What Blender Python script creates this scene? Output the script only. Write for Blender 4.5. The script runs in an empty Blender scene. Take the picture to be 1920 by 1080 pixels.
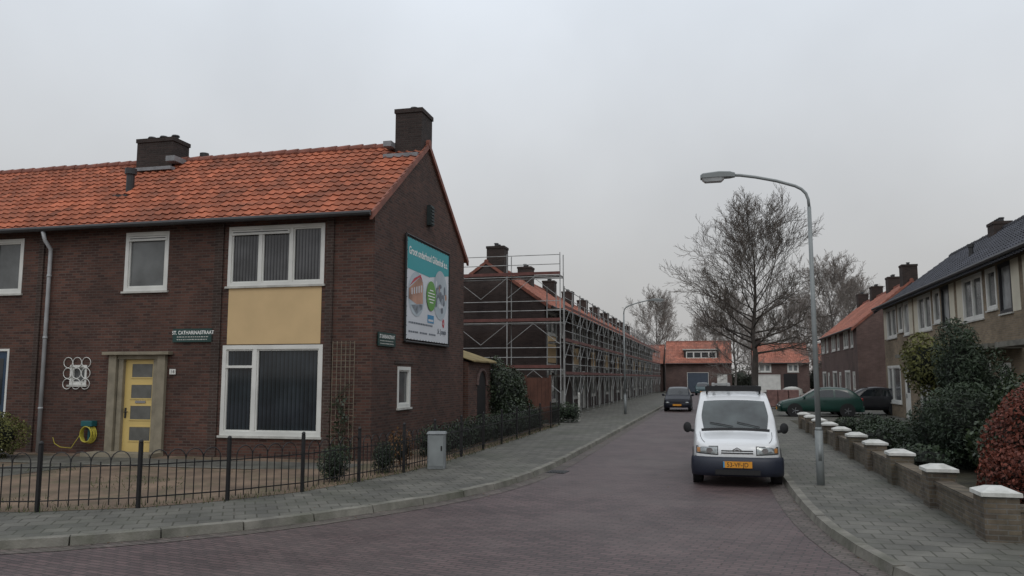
import bpy, math, random
from mathutils import Vector, Matrix
R=random.Random(11)
sc=bpy.context.scene
col=sc.collection
V=Vector
# ------------------------------------------------------------------ materials
def base_mat(name):
    m=bpy.data.materials.new(name); m.use_nodes=True
    nt=m.node_tree; b=nt.nodes['Principled BSDF']
    return m,nt,b
def N(nt,t,**k):
    n=nt.nodes.new(t)
    for a,v in k.items(): setattr(n,a,v)
    return n
def nmat(name,c,rough=.7,var=.15,scale=2.0,metal=0.0,bump=0.0,bscale=40,attr=0.0,spec=.5,coat=0.0,c2=None,grime=None):
    m,nt,b=base_mat(name); L=nt.links
    g=N(nt,'ShaderNodeNewGeometry')
    n=N(nt,'ShaderNodeTexNoise'); n.inputs['Scale'].default_value=scale; n.inputs['Detail'].default_value=6
    L.new(g.outputs['Position'],n.inputs['Vector'])
    mr=N(nt,'ShaderNodeMapRange'); mr.inputs[1].default_value=.3; mr.inputs[2].default_value=.7
    mr.inputs[3].default_value=1-var; mr.inputs[4].default_value=1+var
    L.new(n.outputs['Fac'],mr.inputs[0])
    mx=N(nt,'ShaderNodeMixRGB',blend_type='MULTIPLY'); mx.inputs[0].default_value=1
    if c2:
        a=N(nt,'ShaderNodeAttribute',attribute_name='rnd_shade')
        m0=N(nt,'ShaderNodeMixRGB'); L.new(a.outputs['Fac'],m0.inputs[0])
        m0.inputs[1].default_value=(*c,1); m0.inputs[2].default_value=(*c2,1)
        L.new(m0.outputs[0],mx.inputs[1])
    else: mx.inputs[1].default_value=(*c,1)
    L.new(mr.outputs[0],mx.inputs[2]); out=mx.outputs[0]
    if attr:
        a=N(nt,'ShaderNodeAttribute',attribute_name='rnd_shade')
        m2=N(nt,'ShaderNodeMapRange'); m2.inputs[3].default_value=1-attr; m2.inputs[4].default_value=1+attr
        L.new(a.outputs['Fac'],m2.inputs[0])
        mm=N(nt,'ShaderNodeMixRGB',blend_type='MULTIPLY'); mm.inputs[0].default_value=1
        L.new(out,mm.inputs[1]); L.new(m2.outputs[0],mm.inputs[2]); out=mm.outputs[0]
    if grime:
        gc,gs,glo,ghi,gm=grime
        n3=N(nt,'ShaderNodeTexNoise'); n3.inputs['Scale'].default_value=gs; n3.inputs['Detail'].default_value=9; n3.inputs['Roughness'].default_value=.7
        L.new(g.outputs['Position'],n3.inputs['Vector'])
        r3=N(nt,'ShaderNodeMapRange'); r3.inputs[1].default_value=glo; r3.inputs[2].default_value=ghi; r3.inputs[4].default_value=gm
        L.new(n3.outputs['Fac'],r3.inputs[0])
        m3=N(nt,'ShaderNodeMixRGB'); L.new(r3.outputs[0],m3.inputs[0]); L.new(out,m3.inputs[1]); m3.inputs[2].default_value=(*gc,1); out=m3.outputs[0]
    L.new(out,b.inputs['Base Color'])
    b.inputs['Roughness'].default_value=rough; b.inputs['Metallic'].default_value=metal
    b.inputs['Specular IOR Level'].default_value=spec; b.inputs['Coat Weight'].default_value=coat
    if bump:
        n2=N(nt,'ShaderNodeTexNoise'); n2.inputs['Scale'].default_value=bscale; L.new(g.outputs['Position'],n2.inputs['Vector'])
        bp=N(nt,'ShaderNodeBump'); bp.inputs['Strength'].default_value=bump; bp.inputs['Distance'].default_value=.02
        L.new(n2.outputs['Fac'],bp.inputs['Height']); L.new(bp.outputs[0],b.inputs['Normal'])
    return m
def brickmat(name,c1,c2,mo,bw,rh,ms,flat=False,rot=0,rough=.85,var=.35,vs=.6,bump=.4,off=.5,stain=None,sm=.65):
    m,nt,b=base_mat(name); L=nt.links
    g=N(nt,'ShaderNodeNewGeometry'); vec=g.outputs['Position']
    if not flat:
        s=N(nt,'ShaderNodeSeparateXYZ'); L.new(vec,s.inputs[0])
        ad=N(nt,'ShaderNodeMath',operation='ADD'); L.new(s.outputs[0],ad.inputs[0]); L.new(s.outputs[1],ad.inputs[1])
        cb=N(nt,'ShaderNodeCombineXYZ'); L.new(ad.outputs[0],cb.inputs[0]); L.new(s.outputs[2],cb.inputs[1]); v2=cb.outputs[0]
    else:
        mp=N(nt,'ShaderNodeMapping'); mp.inputs['Rotation'].default_value=(0,0,rot); L.new(vec,mp.inputs[0]); v2=mp.outputs[0]
    br=N(nt,'ShaderNodeTexBrick'); br.offset=off
    L.new(v2,br.inputs['Vector'])
    br.inputs['Color1'].default_value=(*c1,1); br.inputs['Color2'].default_value=(*c2,1); br.inputs['Mortar'].default_value=(*mo,1)
    br.inputs['Scale'].default_value=1; br.inputs['Mortar Size'].default_value=ms; br.inputs['Mortar Smooth'].default_value=.3
    br.inputs['Brick Width'].default_value=bw; br.inputs['Row Height'].default_value=rh
    n=N(nt,'ShaderNodeTexNoise'); n.inputs['Scale'].default_value=vs; n.inputs['Detail'].default_value=8; n.inputs['Roughness'].default_value=.65
    L.new(vec,n.inputs['Vector'])
    mr=N(nt,'ShaderNodeMapRange'); mr.inputs[1].default_value=.3; mr.inputs[2].default_value=.7
    mr.inputs[3].default_value=1-var; mr.inputs[4].default_value=1+var; L.new(n.outputs['Fac'],mr.inputs[0])
    mx=N(nt,'ShaderNodeMixRGB',blend_type='MULTIPLY'); mx.inputs[0].default_value=1
    L.new(br.outputs['Color'],mx.inputs[1]); L.new(mr.outputs[0],mx.inputs[2]); out=mx.outputs[0]
    if stain:
        n3=N(nt,'ShaderNodeTexNoise'); n3.inputs['Scale'].default_value=.35; n3.inputs['Detail'].default_value=10; n3.inputs['Roughness'].default_value=.7
        L.new(vec,n3.inputs['Vector'])
        r3=N(nt,'ShaderNodeMapRange'); r3.inputs[1].default_value=.47; r3.inputs[2].default_value=.70; r3.inputs[4].default_value=sm
        L.new(n3.outputs['Fac'],r3.inputs[0])
        m3=N(nt,'ShaderNodeMixRGB'); L.new(r3.outputs[0],m3.inputs[0]); L.new(out,m3.inputs[1]); m3.inputs[2].default_value=(*stain,1); out=m3.outputs[0]
    L.new(out,b.inputs['Base Color']); b.inputs['Roughness'].default_value=rough
    b.inputs['Specular IOR Level'].default_value=.35
    bp=N(nt,'ShaderNodeBump'); bp.inputs['Strength'].default_value=bump; bp.inputs['Distance'].default_value=.01; bp.invert=True
    L.new(br.outputs['Fac'],bp.inputs['Height']); L.new(bp.outputs[0],b.inputs['Normal'])
    return m
def blindmat(name,light,dark,period,duty=.6,rough=.12):
    m,nt,b=base_mat(name); L=nt.links
    g=N(nt,'ShaderNodeNewGeometry'); s=N(nt,'ShaderNodeSeparateXYZ'); L.new(g.outputs['Position'],s.inputs[0])
    ad=N(nt,'ShaderNodeMath',operation='ADD'); L.new(s.outputs[0],ad.inputs[0]); L.new(s.outputs[1],ad.inputs[1])
    ml=N(nt,'ShaderNodeMath',operation='MULTIPLY'); ml.inputs[1].default_value=1/period; L.new(ad.outputs[0],ml.inputs[0])
    fr=N(nt,'ShaderNodeMath',operation='FRACT'); L.new(ml.outputs[0],fr.inputs[0])
    r=N(nt,'ShaderNodeValToRGB'); L.new(fr.outputs[0],r.inputs[0])
    e=r.color_ramp.elements; e[0].position=0; e[0].color=(*light,1); e[1].position=duty; e[1].color=(*[x*.6 for x in light],1)
    e2=r.color_ramp.elements.new(min(.99,duty+.12)); e2.color=(*dark,1)
    n=N(nt,'ShaderNodeTexNoise'); n.inputs['Scale'].default_value=1.3; L.new(g.outputs['Position'],n.inputs['Vector'])
    mr=N(nt,'ShaderNodeMapRange'); mr.inputs[1].default_value=.3; mr.inputs[2].default_value=.7; mr.inputs[3].default_value=.55; mr.inputs[4].default_value=1.3; L.new(n.outputs['Fac'],mr.inputs[0])
    mx=N(nt,'ShaderNodeMixRGB',blend_type='MULTIPLY'); mx.inputs[0].default_value=1; L.new(r.outputs[0],mx.inputs[1]); L.new(mr.outputs[0],mx.inputs[2])
    L.new(mx.outputs[0],b.inputs['Base Color']); b.inputs['Roughness'].default_value=rough
    return m
M={}
M['brick']=brickmat('brick_dark_red',(.118,.054,.040),(.052,.026,.022),(.098,.076,.062),.22,.068,.010,var=.3,stain=(.044,.029,.025),sm=.55)
M['brickdark']=brickmat('brick_dark_band',(.065,.038,.031),(.038,.024,.020),(.085,.07,.06),.22,.068,.010)
M['brickrow']=brickmat('brick_row',(.060,.042,.038),(.042,.030,.028),(.06,.052,.048),.22,.063,.007)
M['brickred2']=brickmat('brick_red_far',(.13,.082,.072),(.10,.062,.055),(.12,.10,.09),.22,.063,.007)
M['bricktan']=brickmat('brick_taupe',(.25,.19,.125),(.18,.138,.092),(.20,.175,.145),.22,.063,.008)
M['brickwall']=brickmat('brick_garden_wall',(.15,.12,.085),(.09,.072,.055),(.13,.12,.105),.21,.06,.009,var=.5,vs=2.5,stain=(.06,.06,.04))
M['chimney']=brickmat('brick_chimney',(.05,.034,.03),(.03,.022,.02),(.045,.04,.036),.22,.063,.008)
M['road']=brickmat('road_clinker',(.126,.083,.082),(.074,.051,.052),(.046,.038,.036),.21,.085,.012,flat=True,rot=math.radians(12),rough=.58,var=.3,vs=.7,stain=(.104,.086,.079),sm=.6)
M['pave']=brickmat('pavement_tile',(.138,.133,.115),(.100,.098,.086),(.058,.056,.044),.30,.30,.013,flat=True,rot=math.radians(0),rough=.75,var=.35,vs=1.3,stain=(.070,.075,.053),sm=.75)
M['pave2']=brickmat('pavement_tile_diagonal',(.138,.133,.115),(.100,.098,.086),(.058,.056,.044),.30,.30,.013,flat=True,rot=math.radians(-33),rough=.75,var=.35,vs=1.3,stain=(.078,.084,.060),sm=.75)
M['gutterbrick']=brickmat('gutter_brick',(.13,.105,.095),(.085,.07,.065),(.055,.05,.04),.2,.1,.012,flat=True,rot=.3,rough=.7,var=.4,vs=2,stain=(.11,.10,.078),sm=.8)
M['kerb']=nmat('kerb_concrete',(.185,.175,.15),.85,.35,3,bump=.3,grime=((.07,.075,.05),1.2,.45,.65,.7))
M['ground']=nmat('ground_earth',(.09,.085,.06),.95,.3,.4)
M['soil']=nmat('garden_sand',(.165,.115,.078),.95,.4,1.3,bump=.6,bscale=12,grime=((.07,.07,.035),.9,.5,.62,.7))
M['soildark']=nmat('garden_soil_dark',(.05,.045,.028),.95,.5,3,bump=.8,bscale=9)
M['tile']=nmat('roof_tile_orange',(.375,.115,.060),.78,.2,.9,attr=.28,bump=.15,bscale=30,spec=.3,grime=((.105,.06,.045),1.1,.45,.68,.6))
M['tilehaze']=nmat('roof_tile_orange_hazed',(.36,.135,.09),.75,.2,.7,attr=.2,grime=((.17,.11,.09),.6,.45,.68,.5))  # distance haze mixed into the tile colour, greyer than the near roof
M['tiledark']=nmat('roof_tile_slate',(.040,.042,.054),.65,.2,.7,attr=.25)
M['ridge']=nmat('ridge_tile',(.22,.078,.052),.7,.35,3)
M['ridgedark']=nmat('ridge_tile_dark',(.04,.04,.05),.7,.3,3)
M['white']=nmat('white_paint',(.66,.66,.625),.5,.1,2)
M['whitedirty']=nmat('white_weathered',(.48,.475,.44),.6,.2,4)
M['capwhite']=nmat('wall_cap_white',(.60,.60,.57),.7,.15,5,grime=((.30,.30,.25),3,.5,.7,.6))
M['cream']=nmat('cream_panel',(.60,.43,.225),.6,.06,1.5)
M['cream2']=nmat('cream_panel_pale',(.60,.56,.45),.6,.1,1.5)
M['yellow']=nmat('yellow_door_paint',(.62,.46,.17),.4,.06,2)
M['blue']=nmat('blue_door_paint',(.02,.045,.085),.4,.1,2)
M['stone']=nmat('stone_surround',(.235,.205,.15),.8,.2,4,bump=.2)
M['dark']=nmat('dark_gutter',(.028,.028,.03),.5,.2,3)
M['black']=nmat('black_iron',(.010,.010,.011),.5,.2,5)
M['rubber']=nmat('rubber',(.015,.015,.016),.8,.2,8)
M['lead']=nmat('lead_flashing',(.22,.23,.24),.6,.25,5)
M['zinc']=nmat('pale_pipe',(.42,.43,.44),.5,.15,3)
M['galv']=nmat('galvanised_steel',(.33,.335,.33),.6,.3,3)
M['galvrow']=nmat('galvanised_steel_row',(.27,.275,.27),.6,.3,3)
M['galvlamp']=nmat('lamp_post_grey',(.24,.26,.26),.5,.15,3,metal=.1)
M['lens']=nmat('lamp_lens',(.50,.52,.52),.25,.15,8)
M['glass']=nmat('window_glass_dark',(.018,.022,.026),.06,.4,.8,spec=.6)
M['glassgrey']=nmat('window_glass_curtain_reflection',(.10,.105,.105),.1,.5,1.2,spec=.6)  # lightened grey stands for pale reflections as well as curtains
M['glassnet']=nmat('window_net_curtain',(.24,.25,.25),.15,.45,1.5,spec=.6)
M['blind']=blindmat('vertical_blinds_light',(.13,.13,.135),(.02,.02,.025),.085,.6)
M['blinddark']=blindmat('vertical_blinds_dark',(.032,.04,.048),(.012,.015,.017),.11,.7,.06)
M['frost']=nmat('frosted_glass',(.12,.12,.11),.2,.2,5)
M['plank']=nmat('scaffold_board',(.085,.07,.055),.85,.3,3)
M['toe']=nmat('scaffold_toe_red',(.13,.05,.042),.7,.3,3)
M['vanwhite']=nmat('van_white_paint',(.74,.755,.765),.28,.05,1.5,coat=.5,grime=((.50,.50,.48),1.6,.5,.75,.4))
M['vanbump']=nmat('van_navy_bumper',(.014,.018,.032),.5,.1,3)
M['carglass']=nmat('car_glass',(.018,.022,.024),.04,.3,2,spec=.7)
M['vanglass']=nmat('van_windscreen_glass',(.045,.055,.055),.05,.6,2.5,spec=1.0)  # base colour raised to imitate pale reflections in the windscreen
M['lampglass']=nmat('headlamp_glass',(.26,.28,.28),.1,.5,18,metal=.4,coat=1)
M['amber']=nmat('amber_lens',(.45,.20,.06),.2,.1,5)
M['redlens']=nmat('red_lens',(.30,.02,.02),.2,.1,5)
M['rim']=nmat('wheel_rim',(.25,.26,.27),.35,.2,5,metal=.6)
M['plate']=nmat('number_plate_orange',(.72,.31,.03),.45,.05,4)
M['green']=nmat('green_car_paint',(.005,.042,.032),.35,.1,2,coat=.25)
M['blackcar']=nmat('black_car_paint',(.012,.013,.017),.35,.1,2,coat=.3)
M['bluecar']=nmat('dark_blue_car_paint',(.010,.012,.020),.5,.1,2,coat=.06,spec=.3)
M['garage']=nmat('blue_grey_garage_door',(.06,.08,.11),.6,.1,2)
M['tealcar']=nmat('teal_car_paint',(.02,.055,.06),.5,.1,2,coat=.05)
M['chrome']=nmat('chrome',(.5,.5,.5),.2,.1,4,metal=1)
M['bark']=nmat('bark',(.065,.055,.047),.9,.3,4,bump=.5,bscale=15)
M['twig']=nmat('twig',(.105,.088,.074),.9,.3,2)  # twig colour lightened a little to suggest haze
M['bud']=nmat('bud_leaf',(.12,.095,.06),.8,.3,2,c2=(.09,.07,.05))
M['barkhaze']=nmat('bark_hazed',(.12,.11,.10),.9,.2,4)  # bark paled to carry distance haze in its colour
M['twighaze']=nmat('twig_hazed',(.22,.195,.175),.9,.2,2)  # twigs paled and greyed, distance haze put into the colour
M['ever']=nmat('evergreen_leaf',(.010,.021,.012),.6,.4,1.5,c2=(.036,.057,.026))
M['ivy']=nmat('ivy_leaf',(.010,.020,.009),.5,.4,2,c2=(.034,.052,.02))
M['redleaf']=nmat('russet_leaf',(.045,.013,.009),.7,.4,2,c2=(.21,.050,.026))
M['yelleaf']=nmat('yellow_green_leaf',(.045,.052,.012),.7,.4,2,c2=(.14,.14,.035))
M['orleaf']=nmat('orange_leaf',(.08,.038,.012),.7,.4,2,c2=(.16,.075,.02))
M['litter']=nmat('fallen_leaf',(.14,.085,.04),.8,.4,2,c2=(.06,.04,.022))
M['grass']=nmat('weed_grass',(.04,.06,.018),.8,.4,2,c2=(.09,.10,.035))
M['farhedge']=nmat('far_hedge_leaf',(.05,.06,.045),.8,.3,1,c2=(.11,.115,.09))
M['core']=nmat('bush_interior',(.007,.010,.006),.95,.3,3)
M['teal']=nmat('banner_teal',(.025,.33,.36),.5,.04,1)
M['bwhite']=nmat('banner_white',(.66,.68,.71),.5,.04,1)
M['bgreen']=nmat('banner_green',(.12,.32,.06),.5,.05,1)
M['bgrey']=nmat('banner_grey_ink',(.16,.18,.21),.6,.05,1)
M['bblue']=nmat('banner_blue',(.05,.26,.48),.5,.05,1)
M['bred']=nmat('banner_red',(.5,.05,.07),.5,.05,1)
M['phototan']=nmat('banner_photo_tan',(.38,.21,.15),.6,.5,1.6)
M['photosky']=nmat('banner_photo_sky',(.46,.52,.56),.6,.1,1.6)
M['photogrey']=nmat('banner_photo_grey',(.22,.25,.28),.6,.7,4)
M['signgreen']=nmat('enamel_sign_green',(.010,.045,.04),.4,.1,2)
M['ink']=nmat('sign_white_ink',(.85,.85,.82),.5,.03,1)
M['blackink']=nmat('black_ink',(.02,.02,.02),.5,.03,1)
M['cabinet']=nmat('grey_cabinet',(.20,.215,.22),.6,.2,4,grime=((.09,.095,.08),3,.5,.7,.6))
M['corr']=nmat('corrugated_roof_ochre',(.27,.215,.11),.8,.3,2)
M['wood']=nmat('brown_timber',(.10,.042,.028),.8,.25,3)
M['hose']=nmat('yellow_hose',(.5,.43,.05),.5,.1,3)
M['tealplastic']=nmat('teal_plastic',(.015,.10,.11),.5,.1,3)
M['pallet']=nmat('pink_brick_stack',(.26,.15,.135),.85,.3,4)
M['copper']=nmat('vent_dark',(.018,.03,.03),.6,.2,4)
# ------------------------------------------------------------------ mesh builder
class MB:
    def __init__(s): s.v=[]; s.f=[]; s.m=[]; s.r=[]
    def add(s,vs,fs,m=0,r=None):
        o=len(s.v); s.v+= [tuple(x) for x in vs]
        rr=R.random() if r is None else r
        for f in fs: s.f.append(tuple(i+o for i in f)); s.m.append(m); s.r.append(rr)
    def box(s,x0,x1,y0,y1,z0,z1,m=0):
        if x0>x1:x0,x1=x1,x0
        if y0>y1:y0,y1=y1,y0
        if z0>z1:z0,z1=z1,z0
        s.add([(x0,y0,z0),(x1,y0,z0),(x1,y1,z0),(x0,y1,z0),(x0,y0,z1),(x1,y0,z1),(x1,y1,z1),(x0,y1,z1)],
              [(0,3,2,1),(4,5,6,7),(0,1,5,4),(1,2,6,5),(2,3,7,6),(3,0,4,7)],m)
    def tube(s,p,q,r0,r1=None,n=6,m=0,cap=True):
        p=V(p);q=V(q); r1=r0 if r1 is None else r1
        d=(q-p)
        if d.length<1e-6: return
        d.normalize(); a=d.orthogonal().normalized(); b=d.cross(a)
        vs=[];
        for c,r in((p,r0),(q,r1)):
            for i in range(n):
                t=2*math.pi*i/n; vs.append(c+a*(r*math.cos(t))+b*(r*math.sin(t)))
        fs=[(i,(i+1)%n,n+(i+1)%n,n+i) for i in range(n)]
        if cap: fs+= [tuple(range(n-1,-1,-1)),tuple(range(n,2*n))]
        s.add(vs,fs,m)
    def path(s,pts,r,n=6,m=0,closed=False):
        pts=[V(p) for p in pts]
        k=len(pts); vs=[];fs=[]
        a=None
        for i in range(k):
            if closed: d=pts[(i+1)%k]-pts[i-1]
            else: d=pts[min(i+1,k-1)]-pts[max(i-1,0)]
            d.normalize()
            if a is None: a=d.orthogonal().normalized()
            else:
                a=(a-d*a.dot(d)); a.normalize()
            b=d.cross(a); rr=r[i] if isinstance(r,(list,tuple)) else r
            for j in range(n):
                t=2*math.pi*j/n; vs.append(pts[i]+a*(rr*math.cos(t))+b*(rr*math.sin(t)))
        for i in range(k if closed else k-1):
            i2=(i+1)%k
            for j in range(n): fs.append((i*n+j,i*n+(j+1)%n,i2*n+(j+1)%n,i2*n+j))
        if not closed: fs+=[tuple(range(n-1,-1,-1)),tuple(range((k-1)*n,k*n))]
        s.add(vs,fs,m)
    def grid(s,fn,nu,nv,m=0):
        vs=[fn(i/nu,j/nv) for j in range(nv+1) for i in range(nu+1)]
        fs=[(j*(nu+1)+i,j*(nu+1)+i+1,(j+1)*(nu+1)+i+1,(j+1)*(nu+1)+i) for j in range(nv) for i in range(nu)]
        s.add(vs,fs,m)
    def disc(s,c,rx,rz,y,n=28,m=0):
        s.add([(c[0]+rx*math.cos(2*math.pi*i/n),y,c[1]+rz*math.sin(2*math.pi*i/n)) for i in range(n)],[tuple(range(n))],m)
    def ell(s,c,r,nu=12,nv=8,m=0,noise=0):
        vs=[];
        for j in range(nv+1):
            th=math.pi*j/nv
            for i in range(nu):
                ph=2*math.pi*i/nu; k=1+R.uniform(-noise,noise)
                vs.append((c[0]+r[0]*k*math.sin(th)*math.cos(ph),c[1]+r[1]*k*math.sin(th)*math.sin(ph),c[2]+r[2]*k*math.cos(th)))
        fs=[(j*nu+i,j*nu+(i+1)%nu,(j+1)*nu+(i+1)%nu,(j+1)*nu+i) for j in range(nv) for i in range(nu)]
        s.add(vs,fs,m)
    def obj(s,name,mats,parent=None,smooth=False,off=None,bevel=0):
        me=bpy.data.meshes.new(name)
        vs=s.v if off is None else [(a-off[0],b-off[1],c-off[2]) for a,b,c in s.v]
        me.from_pydata(vs,[],s.f)
        if not isinstance(mats,(list,tuple)): mats=[mats]
        for mm in mats: me.materials.append(M[mm] if isinstance(mm,str) else mm)
        me.polygons.foreach_set('material_index',s.m)
        at=me.attributes.new('rnd_shade','FLOAT','FACE'); at.data.foreach_set('value',s.r)  # random tone per face; leaf clouds store painted shading here
        if smooth: me.polygons.foreach_set('use_smooth',[True]*len(s.f))
        me.update()
        o=bpy.data.objects.new(name,me); col.objects.link(o)
        if parent: o.parent=parent
        if off is not None and not parent: o.location=off
        if bevel:
            b=o.modifiers.new('bevel','BEVEL'); b.width=bevel; b.segments=2; b.limit_method='ANGLE'
        return o
def tag(o,label,cat,group=None,kind=None):
    o['label']=label; o['category']=cat
    if group: o['group']=group
    if kind: o['kind']=kind
    return o
def top(name,label,cat,loc=(0,0,0),rz=0,group=None):
    o=bpy.data.objects.new(name,None); o.empty_display_size=.2; col.objects.link(o)
    o.location=loc; o.rotation_euler=(0,0,rz)
    return tag(o,label,cat,group)
def struct(o): o['kind']='structure'; return o
def copy_thing(o,loc=None,rz=None,scale=None,parent=None):
    c=o.copy(); col.objects.link(c)
    if parent: c.parent=parent
    for ch in o.children: copy_thing(ch,parent=c)
    if loc is not None: c.location=loc
    if rz is not None: c.rotation_euler=(0,0,rz)
    if scale is not None: c.scale=scale
    return c
def text(s,size,x,z,y,mat,parent,align='LEFT',name='lettering',bold=0.0,sx=1.0):
    cu=bpy.data.curves.new('t','FONT'); cu.body=s; cu.size=size; cu.align_x=align; cu.offset=bold; cu.resolution_u=3
    o=bpy.data.objects.new('t',cu); col.objects.link(o)
    dg=bpy.context.evaluated_depsgraph_get(); dg.update()
    me=bpy.data.meshes.new_from_object(o.evaluated_get(dg))
    bpy.data.objects.remove(o)
    for v in me.vertices:
        a,b=v.co.x*sx,v.co.y; v.co=(x+a,y,z+b)
    me.materials.clear(); me.materials.append(M[mat]); me.name=name
    ob=bpy.data.objects.new(name,me); col.objects.link(ob); ob.parent=parent
    return ob
# ------------------------------------------------------------------ camera & light
pitch=math.radians(6.42); yaw=math.radians(14.2)
hf=V((-math.sin(yaw),math.cos(yaw),0)); rt=V((math.cos(yaw),math.sin(yaw),0))
F=hf*math.cos(pitch)+V((0,0,math.sin(pitch))); U=rt.cross(F)
cam=bpy.data.cameras.new('camera'); co=bpy.data.objects.new('camera',cam); col.objects.link(co)
co.matrix_world=Matrix(((rt.x,U.x,-F.x,0),(rt.y,U.y,-F.y,0),(rt.z,U.z,-F.z,2.0),(0,0,0,1)))
cam.lens=28; cam.sensor_width=36; cam.clip_end=6000; sc.camera=co
sc.view_settings.view_transform='Standard'; sc.view_settings.look='None'; sc.view_settings.exposure=0
w=bpy.data.worlds.new('World'); sc.world=w; w.use_nodes=True; nt=w.node_tree; L=nt.links
bg=nt.nodes['Background']; bg.inputs['Strength'].default_value=.1
sky=N(nt,'ShaderNodeTexSky',sky_type='NISHITA'); sky.sun_disc=False; sky.sun_elevation=math.radians(50); sky.sun_rotation=math.radians(200); sky.dust_density=6
hs=N(nt,'ShaderNodeHueSaturation'); hs.inputs['Saturation'].default_value=.3; L.new(sky.outputs[0],hs.inputs['Color'])
tc=N(nt,'ShaderNodeTexCoord'); sp=N(nt,'ShaderNodeSeparateXYZ'); L.new(tc.outputs['Generated'],sp.inputs[0])
rp=N(nt,'ShaderNodeValToRGB'); L.new(sp.outputs[2],rp.inputs[0])
e=rp.color_ramp.elements; e[0].position=0; e[0].color=(.50,.49,.48,1); e[1].position=1; e[1].color=(.76,.80,.86,1)
for p,c in((.12,(.56,.562,.56)),(.28,(.655,.68,.71)),(.45,(.755,.81,.88))):
    x=rp.color_ramp.elements.new(p); x.color=(*c,1)
nz=N(nt,'ShaderNodeTexNoise'); nz.inputs['Scale'].default_value=2.2; nz.inputs['Detail'].default_value=5; L.new(tc.outputs['Generated'],nz.inputs['Vector'])
mr=N(nt,'ShaderNodeMapRange'); mr.inputs[1].default_value=.3; mr.inputs[2].default_value=.7; mr.inputs[3].default_value=9.3; mr.inputs[4].default_value=11.2; L.new(nz.outputs['Fac'],mr.inputs[0])
sv=N(nt,'ShaderNodeVectorMath',operation='SCALE'); L.new(rp.outputs[0],sv.inputs[0]); L.new(mr.outputs[0],sv.inputs['Scale'])
mx=N(nt,'ShaderNodeMixRGB'); mx.inputs[0].default_value=.9; L.new(hs.outputs[0],mx.inputs[1]); L.new(sv.outputs[0],mx.inputs[2]); L.new(mx.outputs[0],bg.inputs['Color'])
sl=bpy.data.lights.new('sun','SUN'); sl.energy=.5; sl.angle=math.radians(25); sl.color=(1,.96,.9)
so=bpy.data.objects.new('sun',sl); col.objects.link(so); so.rotation_euler=(math.radians(38),0,math.radians(25))
# ------------------------------------------------------------------ ground
def sheet(name,poly,z,mat):
    mb=MB(); mb.add([(x,y,z) for x,y in poly],[tuple(range(len(poly)))]); return struct(mb.obj(name,mat))
sheet('ground',[(-2500,-2500),(2500,-2500),(2500,2500),(-2500,2500)],-.03,'ground')
sheet('road',[(-60,-25),(60,-25),(60,109),(-60,109)],0,'road')
def smooth_curve(pts,n=6):
    out=[]
    for i in range(len(pts)-1):
        p0=V(pts[max(i-1,0)]);p1=V(pts[i]);p2=V(pts[i+1]);p3=V(pts[min(i+2,len(pts)-1)])
        for k in range(n):
            t=k/n
            out.append(.5*((2*p1)+(p2-p0)*t+(2*p0-5*p1+4*p2-p3)*t*t+(3*p1-p0-3*p2+p3)*t**3))
    out.append(V(pts[-1])); return out
kl=[(-30,4.6),(-22,4.9),(-16,5.4),(-11.5,6.4),(-8.2,7.85),(-6.31,9.4),(-5.2,11.0),(-4.3,12.85),(-3.83,14.7),(-3.6,17.2),(-3.55,22)]
kls=smooth_curve(kl)+[V((-3.5,54)),V((-3.4,104))]
kr=[(1.3,104),(1.3,50),(1.3,20)]
krs=[V(p) for p in kr[:2]]+smooth_curve([(1.3,22),(1.28,15),(1.34,12.2),(1.5,10.4),(1.85,8.7),(2.7,6.9),(4.5,5.3),(8,4.3),(14,4.0),(30,3.8)])
def slab(name,poly,z,mat):
    mb=MB(); n=len(poly)
    mb.add([(p[0],p[1],z) for p in poly]+[(p[0],p[1],-.02) for p in poly],[tuple(range(n))]+[(i,(i+1)%n,n+(i+1)%n,n+i) for i in range(n)])
    return struct(mb.obj(name,mat))
slab('pavement',[(-30,104)]+[(p.x,p.y) for p in kls],.10,'pave2')
slab('pavement',[(p.x,p.y) for p in krs]+[(30,104)],.10,'pave')
lit=MB()
def leafbit(x,y,z,s):
    a=R.uniform(0,6.28); t=V((math.cos(a),math.sin(a),R.uniform(-.2,.2)))*s; u=V((-math.sin(a),math.cos(a),R.uniform(-.3,.3)))*s*.6; c=V((x,y,z+s*.25))
    lit.add([c+t,c+u,c-t,c-u],[(0,1,2,3)])
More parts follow.
